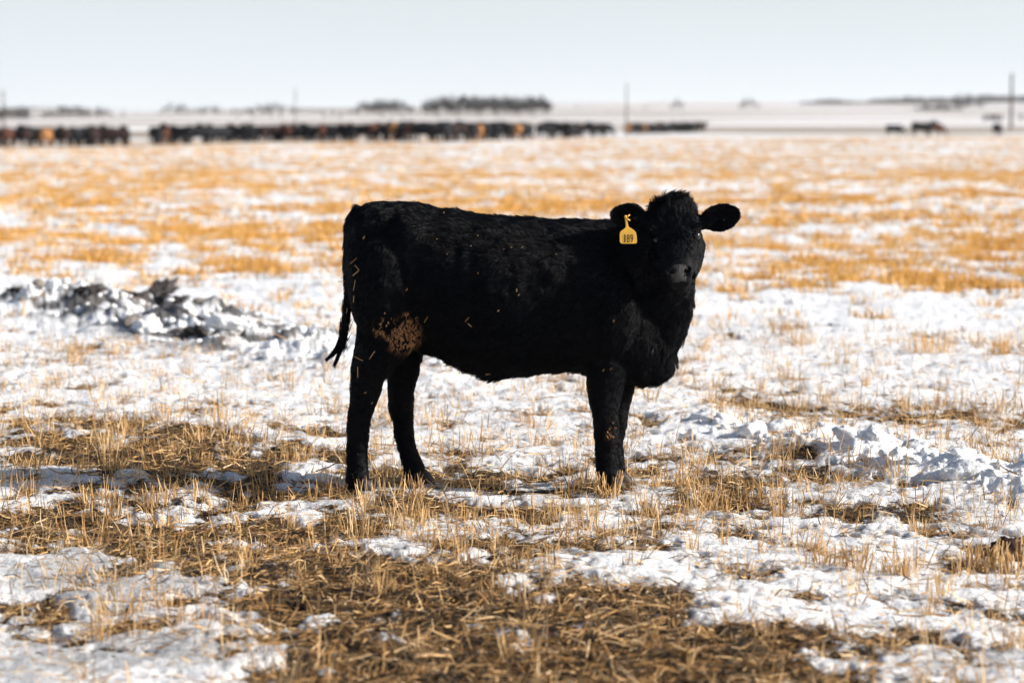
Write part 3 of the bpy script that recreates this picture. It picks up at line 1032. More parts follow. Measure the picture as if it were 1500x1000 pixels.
# carve nostrils, eye sockets, mouth line by pushing vertices
bv = np.zeros(len(body_me.vertices) * 3, dtype=np.float32)
body_me.vertices.foreach_get('co', bv); bv = bv.reshape(-1, 3).astype(float)
def dent(c, rad, vec, amt):
    global bv
    d = np.linalg.norm(bv - np.array(c), axis=1)
    w = np.exp(-(d / rad) ** 2) * amt
    bv = bv + w[:, None] * np.array(vec)
for s_ in (-1, 1):
    dent(HP(.93, s_ * .029, .042), .0105, -dor - lat * s_ * .2, .034)
    dent(HP(.90, s_ * .038, .036), .008, -dor, .018)
    dent(HP(.47, s_ * .086, .026), .018, -lat * s_ - dor * .7, .012)
for k in range(-5, 6):
    dent(HP(1.035, k * .0085, -.012 - abs(k) * .002), .006, -dor - ax * .4, .008)
# coat lumps: slightly uneven hide
nn = (vnoise3(bv * 14, 3) - .5) * .009 + (vnoise3(bv * 34, 4) - .5) * .005
body_me.vertices.foreach_set('co', bv.astype(np.float32).ravel())
body_me.update()
nrm = np.zeros(len(bv) * 3, dtype=np.float32); body_me.vertices.foreach_get('normal', nrm); nrm = nrm.reshape(-1, 3)
headd = np.linalg.norm(bv - np.array(HP(.6)), axis=1)
nn = nn * np.clip((headd - .1) / .15, .45, 1)
bv = bv + nrm * nn[:, None]
body_me.vertices.foreach_set('co', bv.astype(np.float32).ravel()); body_me.update()

# materials of the calf
def hide_mat():
    m, t, b = new_mat('black_hide')
    g = N(t, 'ShaderNodeNewGeometry')
    n1 = N(t, 'ShaderNodeTexNoise', Scale=120.0, Detail=4.0)
    mp = N(t, 'ShaderNodeMapping'); mp.inputs['Scale'].default_value = (.35, 1, 1)
    t.links.new(g.outputs['Position'], mp.inputs['Vector']); t.links.new(mp.outputs[0], n1.inputs['Vector'])
    c = ramp(t, n1.outputs['Fac'], [(0.3, (0.0025, 0.003, 0.0045)), (0.75, (0.006, 0.006, 0.008))])
    t.links.new(c, b.inputs['Base Color'])
    b.inputs['Roughness'].default_value = 0.6
    b.inputs['Specular IOR Level'].default_value = 0.08
    bm = N(t, 'ShaderNodeBump'); bm.inputs['Strength'].default_value = .5; bm.inputs['Distance'].default_value = .004
    t.links.new(n1.outputs['Fac'], bm.inputs['Height']); t.links.new(bm.outputs[0], b.inputs['Normal'])
    return m
M_HIDE = hide_mat()
def fur_mat():
    m, t, b = new_mat('black_fur')
    at = N(t, 'ShaderNodeAttribute'); at.attribute_name = 'muddy'
    c = mixc(t, at.outputs['Fac'], (0.0018, 0.0025, 0.0046), (0.60, 0.31, 0.14))
    t.links.new(c, b.inputs['Base Color'])
    b.inputs['Roughness'].default_value = 0.38
    b.inputs['Specular IOR Level'].default_value = 0.11
    return m
M_FUR = fur_mat()
def skin_mat():
    m, t, b = new_mat('wet_nose')
    b.inputs['Base Color'].default_value = (0.010, 0.008, 0.009, 1)
    b.inputs['Specular IOR Level'].default_value = 0.35
    b.inputs['Roughness'].default_value = 0.42
    g = N(t, 'ShaderNodeNewGeometry')
    v = N(t, 'ShaderNodeTexVoronoi', Scale=330.0)
    t.links.new(g.outputs['Position'], v.inputs['Vector'])
    bm = N(t, 'ShaderNodeBump'); bm.inputs['Strength'].default_value = .8; bm.inputs['Distance'].default_value = .003
    t.links.new(v.outputs['Distance'], bm.inputs['Height']); t.links.new(bm.outputs[0], b.inputs['Normal'])
    return m
M_NOSE = skin_mat()

feet_z = gz(P(522, 716, YN_H).x, YN_H)
calf = empty('calf', (P(720, 716, YC).x, YC, 0))
tag(calf, 'black calf with a yellow numbered ear tag standing side on, facing the viewer', 'calf')
body_me.materials.append(M_HIDE); body_me.materials.append(M_NOSE)
body = link('body', body_me, parent=calf)
# nose pad faces
ncen = np.array(HP(.955, 0, .03))
fc = np.zeros(len(body_me.polygons) * 3, dtype=np.float32); body_me.polygons.foreach_get('center', fc); fc = fc.reshape(-1, 3)
rel = fc - ncen
la = rel @ np.array(lat); da = rel @ np.array(dor); aa = rel @ np.array(ax)
nose = (np.abs(la) / (.040 - .25 * (aa + .03)) < 1) & (np.abs(aa + .002) < .033) & ((la / .043) ** 2 + (aa / .036) ** 2 < 1) & (da > -.035)
body_me.polygons.foreach_set('material_index', nose.astype(np.int32))

# fur
def make_fur():
    me = body_me
    me.calc_loop_triangles()
    nt = len(me.loop_triangles)
    tv = np.zeros(nt * 3, dtype=np.int32); me.loop_triangles.foreach_get('vertices', tv); tv = tv.reshape(-1, 3)
    ta = np.zeros(nt, dtype=np.float32); me.loop_triangles.foreach_get('area', ta)
    nr = np.zeros(len(bv) * 3, dtype=np.float32); me.vertices.foreach_get('normal', nr); nr = nr.reshape(-1, 3)
    n = 210000
    # more on head and outline regions
    cen = bv[tv].mean(1)
    w = ta.copy()
    dh = np.linalg.norm(cen - np.array(HP(.3)), axis=1)
    w *= 1 + 1.6 * np.exp(-(dh / .2) ** 2)
    ti = rng.choice(nt, n, p=w / w.sum())
    u = rng.random((n, 2)); fl = u.sum(1) > 1; u[fl] = 1 - u[fl]
    a, b_, c = bv[tv[ti, 0]], bv[tv[ti, 1]], bv[tv[ti, 2]]
    p = a + (b_ - a) * u[:, :1] + (c - a) * u[:, 1:]
    nm = nr[tv[ti, 0]] * (1 - u.sum(1))[:, None] + nr[tv[ti, 1]] * u[:, :1] + nr[tv[ti, 2]] * u[:, 1:]
    nm /= np.linalg.norm(nm, axis=1)[:, None] + 1e-9
    # flow: bones with direction, length, lift
    def B(p0, p1, d, L, lift): return (np.array(p0), np.array(p1), np.array(d) / np.linalg.norm(d), L, lift)
    V = lambda v: tuple(v)
    bones = [
        B(V(P(620, 340, YC)), V(P(900, 345, YC)), (-1, 0, .05), .032, .42),
        B(V(P(640, 440, YC)), V(P(880, 440, YC)), (-.8, 0, -.65), .030, .25),
        B(V(P(660, 530, YC)), V(P(850, 530, YC)), (-.5, 0, -1), .036, .40),
        B(V(P(545, 320, YC)), V(P(560, 400, YC)), (-.5, 0, -.9), .022, .2),
        B(V(P(570, 430, YC)), V(P(575, 510, YC)), (-.3, 0, -1), .026, .28),
        B(V(P(900, 450, YC)), V(P(895, 550, YC)), (-.3, 0, -1), .028, .32),
        B(V(P(925, 400, YC)), V(P(975, 440, YC)), (-.35, 0, -1), .034, .35),
        B(V(P(940, 500, YC)), V(P(960, 550, YC)), (-.2, 0, -1), .036, .38),
        B(V(P(940, 340, YC)), V(P(975, 340, YC - .12)), (-.7, .2, .5), .036, .60),
        B(V(P(536, 560, YN_H)), V(P(524, 705, YN_H)), (-.1, 0, -1), .015, .28),
        B(V(P(590, 560, YF_H)), V(P(608, 700, YF_H)), (.1, 0, -1), .017, .30),
        B(V(P(888, 570, YN_F)), V(P(892, 705, YN_F)), (-.1, 0, -1), .018, .28),
        B(V(P(904, 570, YF_F)), V(P(902, 700, YF_F)), (.1, 0, -1), .018, .30),
        B(V(P(507, 330, YC)), V(P(509, 480, YC)), (-.1, 0, -1), .020, .2),
        B(V(HP(.15)), V(HP(.35)), tuple(-ax * .5 + lat * .3 + dor * .1), .017, .30),
        B(V(HP(.5)), V(HP(.8)), tuple(ax * .5 + lat * .3 + dor * .05), .013, .22),
        B(V(HP(.9)), V(HP(1.0)), tuple(ax), .006, .2),
        B(V(EAR_L_B), V(EAR_L_T), tuple(EAR_L_T - EAR_L_B), .014, .35),
        B(V(EAR_R_B), V(EAR_R_T), tuple(EAR_R_T - EAR_R_B), .012, .35),
    ]
    W = np.zeros(n); D = np.zeros((n, 3)); L = np.zeros(n); LF = np.zeros(n)
    for p0, p1, d, l, lf in bones:
        ab = p1 - p0
        t = np.clip(((p - p0) @ ab) / (ab @ ab), 0, 1)
        dd = np.linalg.norm(p - p0 - t[:, None] * ab, axis=1) + .02
        ww = dd ** -5
        W += ww; D += ww[:, None] * d; L += ww * l; LF += ww * lf
    D /= W[:, None]; L /= W; LF /= W
    # poll tuft
    hp = np.array(HP(.0, 0, .01))
    dpoll = np.linalg.norm((p - hp) * np.array([.75, 1, 1]), axis=1)
    pw = np.exp(-(dpoll / .075) ** 2)
    D = D * (1 - pw)[:, None] + pw[:, None] * (np.array([0, -.25, .9]) + (p - hp) * np.array([7, 3, 0]))
    L = L * (1 - pw) + .056 * pw; LF = LF * (1 - pw) + .55 * pw
    # locks
    s1, s2 = 22., 55.
    loc = np.stack([vnoise3(p * s1, k) - .5 for k in (11, 12, 13)], 1) * 1.5 + np.stack([vnoise3(p * s2, k) - .5 for k in (21, 22, 23)], 1) * 1.7
    hw = np.exp(-(np.linalg.norm(p - np.array(HP(.6)), axis=1) / .16) ** 2)
    D = D + loc * (.36 + .7 * pw - .15 * hw)[:, None]
    T = D - nm * (D * nm).sum(1)[:, None]
    T /= np.linalg.norm(T, axis=1)[:, None] + 1e-6
    mcell = sstep(.50, .56, vnoise3(p * np.array([95, 95, 55]), 61) * .75 + vnoise3(p * 40, 62) * .35)
    mraw = MUDW(p)
    mcl = sstep(.28, .75, mraw) * mcell
    L = L * rng.uniform(.55, 1.15, n) * (.75 + .5 * vnoise3(p * 30, 40))
    lift = LF * rng.uniform(.6, 1.5, n) + (vnoise3(p * 26, 41) - .4) * .35
    lift = np.clip(lift * 1.15, .08, 1.5)
    # bare nose, bare inside muddy plates
    rel = p - ncen
    rl, ra = rel @ np.array(lat), rel @ np.array(ax)
    isn = (np.abs(rl) / (.040 - .25 * (ra + .03)) < 1) & (np.abs(ra + .002) < .033) & ((rl / .043) ** 2 + (ra / .036) ** 2 < 1) & ((rel @ np.array(dor)) > -.04)
    isn |= np.linalg.norm(p - np.array(HP(.465, .086, .028)), axis=1) < .021
    isn |= np.linalg.norm(p - np.array(HP(.465, -.086, .028)), axis=1) < .015
    mud = MUDW(p)
    
    low = p[:, 2] < .035
    isn |= low
    k = ~isn
    L = L * (1 - .45 * mcl)
    p, nm, T, L, lift, mud, mcl = p[k], nm[k], T[k], L[k], lift[k], mud[k], mcl[k]
    n = len(p)
    d0 = T + nm * (lift + .25)[:, None]; d0 /= np.linalg.norm(d0, axis=1)[:, None]
    d1 = T + nm * lift[:, None]; d1 /= np.linalg.norm(d1, axis=1)[:, None]
    d2 = T + nm * (lift * .4)[:, None] + np.array([0, 0, -.12]); d2 /= np.linalg.norm(d2, axis=1)[:, None]
    q0 = p - nm * .002
    q1 = q0 + d0 * (L / 3)[:, None]; q2 = q1 + d1 * (L / 3)[:, None]; q3 = q2 + d2 * (L / 3)[:, None]
    pts = np.stack([q0, q1, q2, q3], 1)
    # hairs gather into locks
    from mathutils.kdtree import KDTree
    nc = n // 16
    ids = rng.choice(n, nc, replace=False)
    kd = KDTree(nc)
    for q, i_ in enumerate(ids): kd.insert(q0[i_], q)
    kd.balance()
    near = np.array([kd.find(q0[i_])[1] for i_ in range(n)])
    lead = ids[near]
    k_ = rng.uniform(.35, .8, n)[:, None]
    off = q0 - q0[lead]
    pts[:, 2] += (pts[lead, 2] + off * .45 - pts[:, 2]) * k_ * .75
    pts[:, 3] += (pts[lead, 3] + off * .12 - pts[:, 3]) * k_
    rad = np.tile(np.array([.00062, .00055, .0004, .00012]), (n, 1)) * rng.uniform(.7, 1.3, n)[:, None]
    rad = rad * (1 + 1.3 * mcl)[:, None]; rad[:, 3] += .0006 * mcl
    muddy = mcl * rng.uniform(.35, 1, n) * (rng.random(n) < .93)
    # tail switch strands
    ex = []
    ends = [(478, 528), (477, 526), (490, 537), (489, 535), (484, 524), (493, 530)]
    for i in range(420):
        if i % 3:
            e = random.choice(ends); b0 = P(505 + random.gauss(0, 3.5), 478 + random.uniform(-14, 22), YC + random.gauss(0, .01))
            e = P(e[0] + random.gauss(0, .9), e[1] + random.gauss(0, 1.6), YC + random.gauss(0, .01))
        else:
            b0 = P(508 + random.gauss(0, 3.5), 450 + random.uniform(-25, 25), YC + random.gauss(0, .012)); e = P(502 + random.gauss(0, 3.5), 507 + random.gauss(0, 7), YC + random.gauss(0, .012))
        m_ = b0.lerp(P(501 + random.gauss(0, 1.8), 514, YC), .8)
        pp = []
        for t in (0, .33, .66, 1):
            pp.append(b0 * (1 - t) ** 2 + m_ * 2 * t * (1 - t) + e * t * t)
        ex.append(pp)
    ex = np.array(ex, dtype=float)
    pts = np.concatenate([pts, ex]); rad = np.concatenate([rad, np.tile(np.array([.0009, .0009, .0008, .0004]), (len(ex), 1))])
    muddy = np.concatenate([muddy, np.zeros(len(ex))])
    hc = bpy.data.hair_curves.new('coat')
    n = len(pts)
    hc.add_curves([4] * n)
    hc.position_data.foreach_set('vector', pts.astype(np.float32).ravel())
    at = hc.attributes.get('radius') or hc.attributes.new('radius', 'FLOAT', 'POINT')
    at.data.foreach_set('value', rad.astype(np.float32).ravel())
    at = hc.attributes.new('muddy', 'FLOAT', 'CURVE')
    at.data.foreach_set('value', muddy.astype(np.float32))
    hc.materials.append(M_FUR)
    o = bpy.data.objects.new('coat', hc); col.objects.link(o)
    o.parent = calf; o.matrix_parent_inverse = calf.matrix_basis.inverted()
    return o

MUD_C = [(P(592, 489, YC - .2), .078), (P(562, 476, YC - .2), .045), (P(600, 468, YC - .2), .04)]
def MUDW(p):
    w = np.zeros(len(p))
    for c, r in MUD_C:
        d = np.hypot(p[:, 0] - c.x, p[:, 2] - c.z)
        w = np.maximum(w, np.exp(-(d / r) ** 2 * .9) * (p[:, 1] < YC - .04))
    kx = P(893, 632, YN_F)
    d = np.hypot(p[:, 0] - kx.x, p[:, 2] - kx.z)
    w = np.maximum(w, .85 * np.exp(-(d / .024) ** 2) * (p[:, 1] < YN_F - .01))
    return w
coat = make_fur()
scene.cycles_curves.shape = 'RIBBONS' if hasattr(scene, 'cycles_curves') else 'RIBBONS'

# dried mud plates on the thigh and knee
bvh = BVHTree.FromPolygons([tuple(v) for v in bv], [tuple(p.vertices) for p in body_me.polygons])
M_MUD = simple('dried_mud', (0.46, 0.235, 0.11), .85, .2, 60, .45)
def mud_plates(spots):
    vs, fs = [], []
    for (x, y0, z, s) in spots:
        hit = bvh.ray_cast(Vector((x, y0 - 1, z)), Vector((0, 1, 0)), 2)
        if hit[0] is None: continue
        c, n_ = hit[0], hit[1]
        u = n_.cross(Vector((0, 0, 1))).normalized(); v = n_.cross(u)
        k = 7; b0 = len(vs)
        ph = random.random() * 6
        for ring, (rr, h) in enumerate(((1.0, -.002), (.82, .011), (.35, .015))):
            for j in range(k):
                a = 2 * math.pi * j / k + ph
                q = s * rr * (1 + .35 * math.sin(j * 2.4 + ph * 3))
                vs.append(tuple(c + u * math.cos(a) * q * .75 + v * math.sin(a) * q * 1.25 + n_ * (h + .0015 * math.sin(j * 5 + ph))))
        for r_ in range(2):
            for j in range(k):
                j2 = (j + 1) % k
                fs.append((b0 + r_ * k + j, b0 + r_ * k + j2, b0 + (r_ + 1) * k + j2, b0 + (r_ + 1) * k + j))
        fs.append(tuple(b0 + 2 * k + j for j in range(k)))
    me = bpy.data.meshes.new('dried_mud'); me.from_pydata(vs, [], fs); me.update()
    o = link('dried_mud', me, M_MUD, calf, smooth=False)
    o['kind'] = 'stuff'; o['label'] = 'flaking tan mud caked in the coat of the near thigh and knee'
spots = []
for c, r, n_ in ((MUD_C[0][0], .055, 60), (MUD_C[1][0], .05, 12), (MUD_C[2][0], .04, 10)):
    for _ in range(n_):
        a = random.random() * 6.28; q = random.random() ** .6 * r
        x, z = c.x + math.cos(a) * q, c.z + math.sin(a) * q * 1.1
        s = random.uniform(.003, .007) * (1.2 - .85 * q / r)
        if any((x - b[0]) ** 2 + (z - b[2]) ** 2 < (s + b[3]) ** 2 * .75 for b in spots): continue
        spots.append((x, YC, z, s * (1 if c is MUD_C[0][0] else .6)))
kc = P(893, 632, YN_F)
for _ in range(8):
    spots.append((kc.x + random.gauss(0, .013), YC, kc.z + random.gauss(0, .014), random.uniform(.0015, .0036)))
mud_plates(spots)

# eyes
M_EYE = simple('eye', (0.006, 0.005, 0.005), .12, .5)
for s_ in (-1, 1):
    e = Solid(); e.ball(HP(.465, s_ * (.078 if s_ > 0 else .067), (.014 if s_ > 0 else .004)), .0175, 16)
    me = bpy.data.meshes.new('eye'); me.from_pydata([tuple(v) for v in e.v], [], e.f); me.update()
    link('eye', me, M_EYE, calf)
# hooves: two toes each
M_HOOF = simple('hoof_horn', (0.022, 0.015, 0.012), .6, .4, 40, .4)
for (px, Y, off) in ((524, YN_H, 4), (612, YF_H, 4), (894, YN_F, 2), (903, YF_F, 3)):
    e = Solid()
    c0 = P(px + off, 712, Y); zg = gz(c0.x, Y)
    for s_ in (-1, 1):
        st = []
        for h, lx, ly, fx in ((-.012, .048, .022, .014), (.012, .045, .021, .010), (.030, .038, .019, .002), (.048, .030, .017, -.006)):
            c = Vector((c0.x + fx, Y + s_ * .021, zg + h))
            st.append((c, Vector((lx, 0, 0)), Vector((0, ly, 0)), Vector((0, ly, 0))))
        e.loft(st, 14, 2.4)
    me = bpy.data.meshes.new('hoof'); me.from_pydata([tuple(v) for v in e.v], [], e.f); me.update()
    link('hoof', me, M_HOOF, calf)

# bits of straw caught in the coat
def stuck_straw():
    spots = [(518, 382, 40, 14), (523, 392, -50, 10), (521, 400, 40, 12), (533, 348, 60, 6), (519, 418, 80, 16), (518, 438, 85, 10), (502, 405, 60, 9), (500, 412, 5, 10),
             (504, 427, 80, 7), (525, 525, -25, 15), (545, 520, 55, 14), (524, 545, 90, 16), (624, 468, 60, 10), (684, 468, 50, 9), (688, 476, -40, 7), (674, 540, 85, 14),
             (715, 548, 5, 7), (884, 542, 60, 6), (700, 345, 20, 3), (738, 365, 70, 4), (765, 362, 50, 5), (757, 425, 85, 6), (760, 432, 30, 4), (749, 362, 20, 4),
             (650, 312, 70, 5), (667, 312, 50, 6), (568, 292, 80, 4), (596, 424, 60, 5), (1060, 322, 40, 2.5), (899, 470, 70, 5), (895, 540, 40, 6), (918, 318, 10, 4),
             (640, 350, 30, 3), (655, 372, 70, 3), (690, 360, 20, 3), (815, 372, 10, 3), (700, 400, 60, 3), (730, 455, 45, 4), (535, 575, 20, 5), (545, 590, 50, 4), (513, 470, 88, 12), (508, 455, 80, 8)]
    vs, fs, tn = [], [], []
    for px, py, ang, ln in spots:
        p0 = P(px, py, YC)
        d = (p0 - Vector((0, 0, CAM_H))).normalized()
        hit = bvh.ray_cast(Vector((0, 0, CAM_H)), d, 30)
        if hit[0] is None: c = p0 - d * .03
        else: c = hit[0] - d * .020 
        L = ln * c.y / F * (.5 if ln > 6 else .36); a = math.radians(ang)
        ex = Vector((math.cos(a), random.uniform(-.2, .2), math.sin(a))) * L
        sd_ = Vector((-math.sin(a), 0, math.cos(a))) * .0013
        dp = Vector((0, .0013, 0))
        b0 = len(vs)
        for q in (c - ex, c + ex):
            for w_ in (sd_ - dp, -sd_ - dp, dp): vs.append(tuple(q + w_))
        for j in range(3):
            fs.append((b0 + j, b0 + (j + 1) % 3, b0 + 3 + (j + 1) % 3, b0 + 3 + j))
        tn += [random.uniform(.35, .85)] * 6
    me = bpy.data.meshes.new('caught_straw'); me.from_pydata(vs, [], fs); me.update()
    at = me.attributes.new('tint', 'FLOAT', 'POINT'); at.data.foreach_set('value', np.array(tn, dtype=np.float32))
    me.materials.append(M_STRAW)
    o = link('caught_straw', me, smooth=False)
    tag(o, 'short bits of straw caught in the calf\'s black coat', 'straw', kind='stuff')
stuck_straw()

# ear tag
M_TAG = simple('yellow_plastic', (0.80, 0.44, 0.055), .38, .5, 60, .08)
M_INK = simple('black_ink', (0.012, 0.01, 0.008), .6, .3)
def ear_tag():
    Yt = 9.085
    root = empty('ear_tag', P(920, 333, Yt))
    tag(root, 'yellow plastic ear tag printed 189 hanging from the calf\'s ear', 'ear tag')
    # outline in photo pixels around the tag (from the enlarged photograph)
    half = []
    out = [(914.6, 316.5), (917.8, 316.0), (918.8, 321), (919.6, 327), (920.8, 332.2), (924, 334), (928.5, 337), (931.3, 340.2), (932.3, 344), (932.8, 350), (933, 354.5), (931.8, 356.6), (928, 357), (912, 357), (909.2, 356.4), (908, 354),
           (907.8, 348), (907.8, 342), (909.3, 338.6), (913, 336), (916.6, 333.2), (916.6, 328), (915.6, 322)]
    import bmesh
    bm = bmesh.new()
    lean = lambda py: (py - 316) * .00035
    fr = [bm.verts.new(P(x, y, Yt - lean(y))) for x, y in out]
    f = bm.faces.new(fr)
    ext = bmesh.ops.extrude_face_region(bm, geom=[f])
    for v in ext['geom']:
        if isinstance(v, bmesh.types.BMVert): v.co.y += .0028
    bmesh.ops.recalc_face_normals(bm, faces=bm.faces)
    me = bpy.data.meshes.new('panel'); bm.to_mesh(me); bm.free()
    pn = link('panel', me, M_TAG, root, smooth=False)
    bv_ = pn.modifiers.new('bevel', 'BEVEL'); bv_.width = .0006; bv_.segments = 2
    # stud
    s = Solid()
    c = P(916.5, 317.5, Yt)
    for (dy, r) in ((-.004, .005), ):
        s.loft([(c + Vector((0, -.006, 0)), Vector((.003, 0, 0)), Vector((0, 0, .003)), Vector((0, 0, .003))),
                (c + Vector((0, -.004, 0)), Vector((.0058, 0, 0)), Vector((0, 0, .0058)), Vector((0, 0, .0058))),
                (c + Vector((0, 0, 0)), Vector((.006, 0, 0)), Vector((0, 0, .006)), Vector((0, 0, .006))),
                (c + Vector((0, .004, 0)), Vector((.003, 0, 0)), Vector((0, 0, .003)), Vector((0, 0, .003))),
                (c + Vector((0, .03, 0)), Vector((.003, 0, 0)), Vector((0, 0, .003)), Vector((0, 0, .003)))], 12)
    me = bpy.data.meshes.new('stud'); me.from_pydata([tuple(v) for v in s.v], [], s.f); me.update()
    link('stud', me, M_TAG, root)
    # small two-lobed tab beside the stud
    s = Solid()
    s.tube([P(917, 319, Yt - .002), P(920, 316.5, Yt - .003), P(922.5, 314.5, Yt - .001)], [.002, .003, .0022], 8)
    s.tube([P(917, 319, Yt - .002), P(920, 321.5, Yt - .003), P(923, 323, Yt - .001)], [.002, .003, .0018], 8)
    me = bpy.data.meshes.new('tab'); me.from_pydata([tuple(v) for v in s.v], [], s.f); me.update()
    link('tab', me, M_TAG, root)
    # digits
    for ch, cx in (('1', 915.2), ('8', 920.2), ('9', 925.5)):
        cu = bpy.data.curves.new('digit', 'FONT')
        cu.body = ch; cu.size = 1.0; cu.offset = 0.006; cu.extrude = 0.0; cu.resolution_u = 4
        cu.align_x = 'CENTER'
        tmp = bpy.data.objects.new('tmp', cu); col.objects.link(tmp)
        dg = bpy.context.evaluated_depsgraph_get(); dg.update()
        me = bpy.data.meshes.new_from_object(tmp.evaluated_get(dg))
        bpy.data.objects.remove(tmp)
        v = np.array([p.co[:] for p in me.vertices])
        mn, mx = v.min(0), v.max(0)
        h_ = 11.8 * Yt / F; w_ = (4.3 if ch != '1' else 1.7) * Yt / F
        c = P(cx, 349.2, Yt - lean(349.2))
        for p in me.vertices:
            u = (p.co.x - (mn[0] + mx[0]) / 2) / (mx[0] - mn[0]) * w_
            q = (p.co.y - (mn[1] + mx[1]) / 2) / (mx[1] - mn[1]) * h_
            p.co = (c.x + u, c.y - .0012 - (-q) * .00035 * F / Yt * 1.0, c.z + q)
        me.name = 'digit'
        link('digit', me, M_INK, root, smooth=False)
ear_tag()

# ------------------------------------------------------------------ the herd
def cow_mesh(name, pose):
    """a grown cow 2.3 m long, standing along +x, feet at 0"""
    s = Solid()
    V = Vector
    st = []
    for x, zt, zb, w in ((-1.0, 1.25, .95, .14), (-.93, 1.36, .80, .24), (-.7, 1.40, .70, .30), (-.3, 1.36, .60, .36), (.1, 1.35, .56, .38), (.45, 1.37, .58, .35), (.7, 1.38, .62, .28), (.88, 1.30, .72, .18)):
        st.append((V((x, 0, (zt + zb) / 2)), V((0, w, 0)), V((0, 0, (zt - zb) / 2)), V((0, 0, (zt - zb) / 2))))
    s.loft(st, 16, 2.3)
    for x, y in ((-.78, .2), (-.70, -.2), (.58, .17), (.66, -.17)):
        hind = x < 0
        k = .06 if hind else 0
        s.loft([(V((x + dx * (1 if hind else .3), y, z)), V((r, 0, 0)), V((0, r * .8, 0)), V((0, r * .8, 0))) for dx, z, r in
                ((.05, .95, .22), (.02, .75, .15), (-.08, .55, .09), (-.06, .42, .07), (-.02, .2, .055), (0, .08, .07), (.02, 0.0, .08))], 10)
    s.tube([V((-.98, 0, 1.3)), V((-1.06, 0, 1.1)), V((-1.06, 0, .7)), V((-1.05, 0, .45))], [.05, .035, .03, .05], 8)
    if pose == 'up':
        hp, hb = V((1.15, .05, 1.48)), V((1.50, .12, 1.22))
        neck = [V((.6, 0, 1.1)), V((.9, 0, 1.25)), hp]
    elif pose == 'down':
        hp, hb = V((1.32, -.05, .55)), V((1.52, -.08, .15))
        neck = [V((.6, 0, 1.1)), V((1.0, 0, .95)), hp]
    else:
        hp, hb = V((1.0, -.30, 1.45)), V((1.10, -.66, 1.22))
        neck = [V((.6, 0, 1.1)), V((.88, -.1, 1.25)), hp]
    s.tube(neck, [.30, .21, .14], 12)
    s.tube([hp, hp.lerp(hb, .45), hp.lerp(hb, .8), hb], [.13, .12, .085, .075], 10)
    d = (hb - hp).normalized(); sd_ = d.cross(V((0, 0, 1))).normalized()
    for q in (-1, 1):
        s.tube([hp + sd_ * q * .08, hp + sd_ * q * .18, hp + sd_ * q * .27], [.045, .06, .03], 8, .6)
    return s.fuse(name, 0.04, 2)
COWS = {p: cow_mesh('cow', p) for p in ('up', 'down', 'turned')}
def cow_mat(name, c):
    return simple(name, c, .75, .2, 3, .35)
CM = {'black': cow_mat('black_coat', (.006, .007, .010)), 'red brown': cow_mat('red_coat', (.06, .022, .013)), 'tan': cow_mat('tan_coat', (.27, .13, .05)), 'dark brown': cow_mat('brown_coat', (.020, .010, .009))}
cow_cache = {}
def cow_data(pose, colr):
    if (pose, colr) not in cow_cache:
        me = COWS[pose].copy(); me.materials.clear(); me.materials.append(CM[colr])
        me.polygons.foreach_set('use_smooth', np.ones(len(me.polygons), dtype=bool))
        cow_cache[(pose, colr)] = me
    return cow_cache[(pose, colr)]

def row_dist(px):
    return float(np.interp(px, [0, 200, 400, 520, 650, 800, 880, 920, 1030, 1300, 1460], [163, 171, 190, 182, 170, 200, 262, 285, 345, 235, 240]))
GAP_NAMES = []
def place_cow(px, r, heading, colr, pose, label, group, sc=1.0):
    o = bpy.data.objects.new('cow', cow_data(pose, colr))
    col.objects.link(o)
    x = (px - 750) / F * r
    z = float(surf(np.array([x]), np.array([r]))[0][0])
    o.location = (x, r, z - .10)
    o.rotation_euler = (0, 0, heading)
    o.scale = (sc, sc, sc)
    tag(o, label, 'cow', group=group)
herd = random.Random(11)
def cow_row(x0, x1, special, where, group):
    got = []
    for rank in (0, 1, 2):
        px = x0 + rank * 5
        while px < x1:
            r = row_dist(px) + herd.uniform(-1, 1) + rank * 2.6
            if herd.random() < .45:
                hd = herd.choice([0, math.pi]) + herd.gauss(0, .25); w = 1.9
            else:
                hd = herd.choice([math.pi / 2, -math.pi / 2]) + herd.gauss(0, .35); w = .85
            step = w * F / r * .70
            cx = px + step * .5
            c = 'black' if herd.random() < .90 or rank else 'dark brown'
            for sx, sc_ in special:
                if abs(cx - sx) < step * .5 and not rank: c = sc_; hd = herd.choice([1.5, -1.5]); break
            if cx + w * .5 * F / r < x1 + 4 and cx - w * .5 * F / r > x0 - 5:
                got.append((cx, r, hd, c, herd.choice(['up', 'down', 'turned', 'down', 'down']), 'side on' if w > 1 else 'end on', herd.uniform(.96, 1.06), rank))
            px += step
    for rank in (0, 1, 2):
        rk = sorted([g for g in got if g[7] == rank])
        for k, (cx, r, hd, c, pose, view, sc, _) in enumerate(rk):
            rr = ('front', 'middle', 'back')[rank]
            place_cow(cx, r, hd, c, pose, f'{c} cow, {ordinal(k + 1)} from left in {rr} rank {where}', group, sc)
cow_row(-14, 200, [(2, 'red brown'), (38, 'dark brown'), (66, 'tan'), (110, 'dark brown'), (150, 'dark brown')], 'left of the snowy gap', 'cattle left of the snowy gap')
cow_row(226, 518, [(250, 'red brown'), (385, 'dark brown'), (412, 'red brown'), (460, 'red brown')], 'right of the gap', 'cattle right of the snowy gap')
cow_row(508, 788, [(519, 'tan'), (540, 'red brown'), (579, 'tan'), (600, 'red brown'), (660, 'dark brown'), (680, 'dark brown'), (700, 'tan'), (748, 'dark brown'), (757, 'tan')], 'behind the calf\'s back', 'cattle behind the calf')
cow_row(784, 898, [(845, 'dark brown')], 'left of the calf\'s ear', 'cattle left of the calf\'s ear')
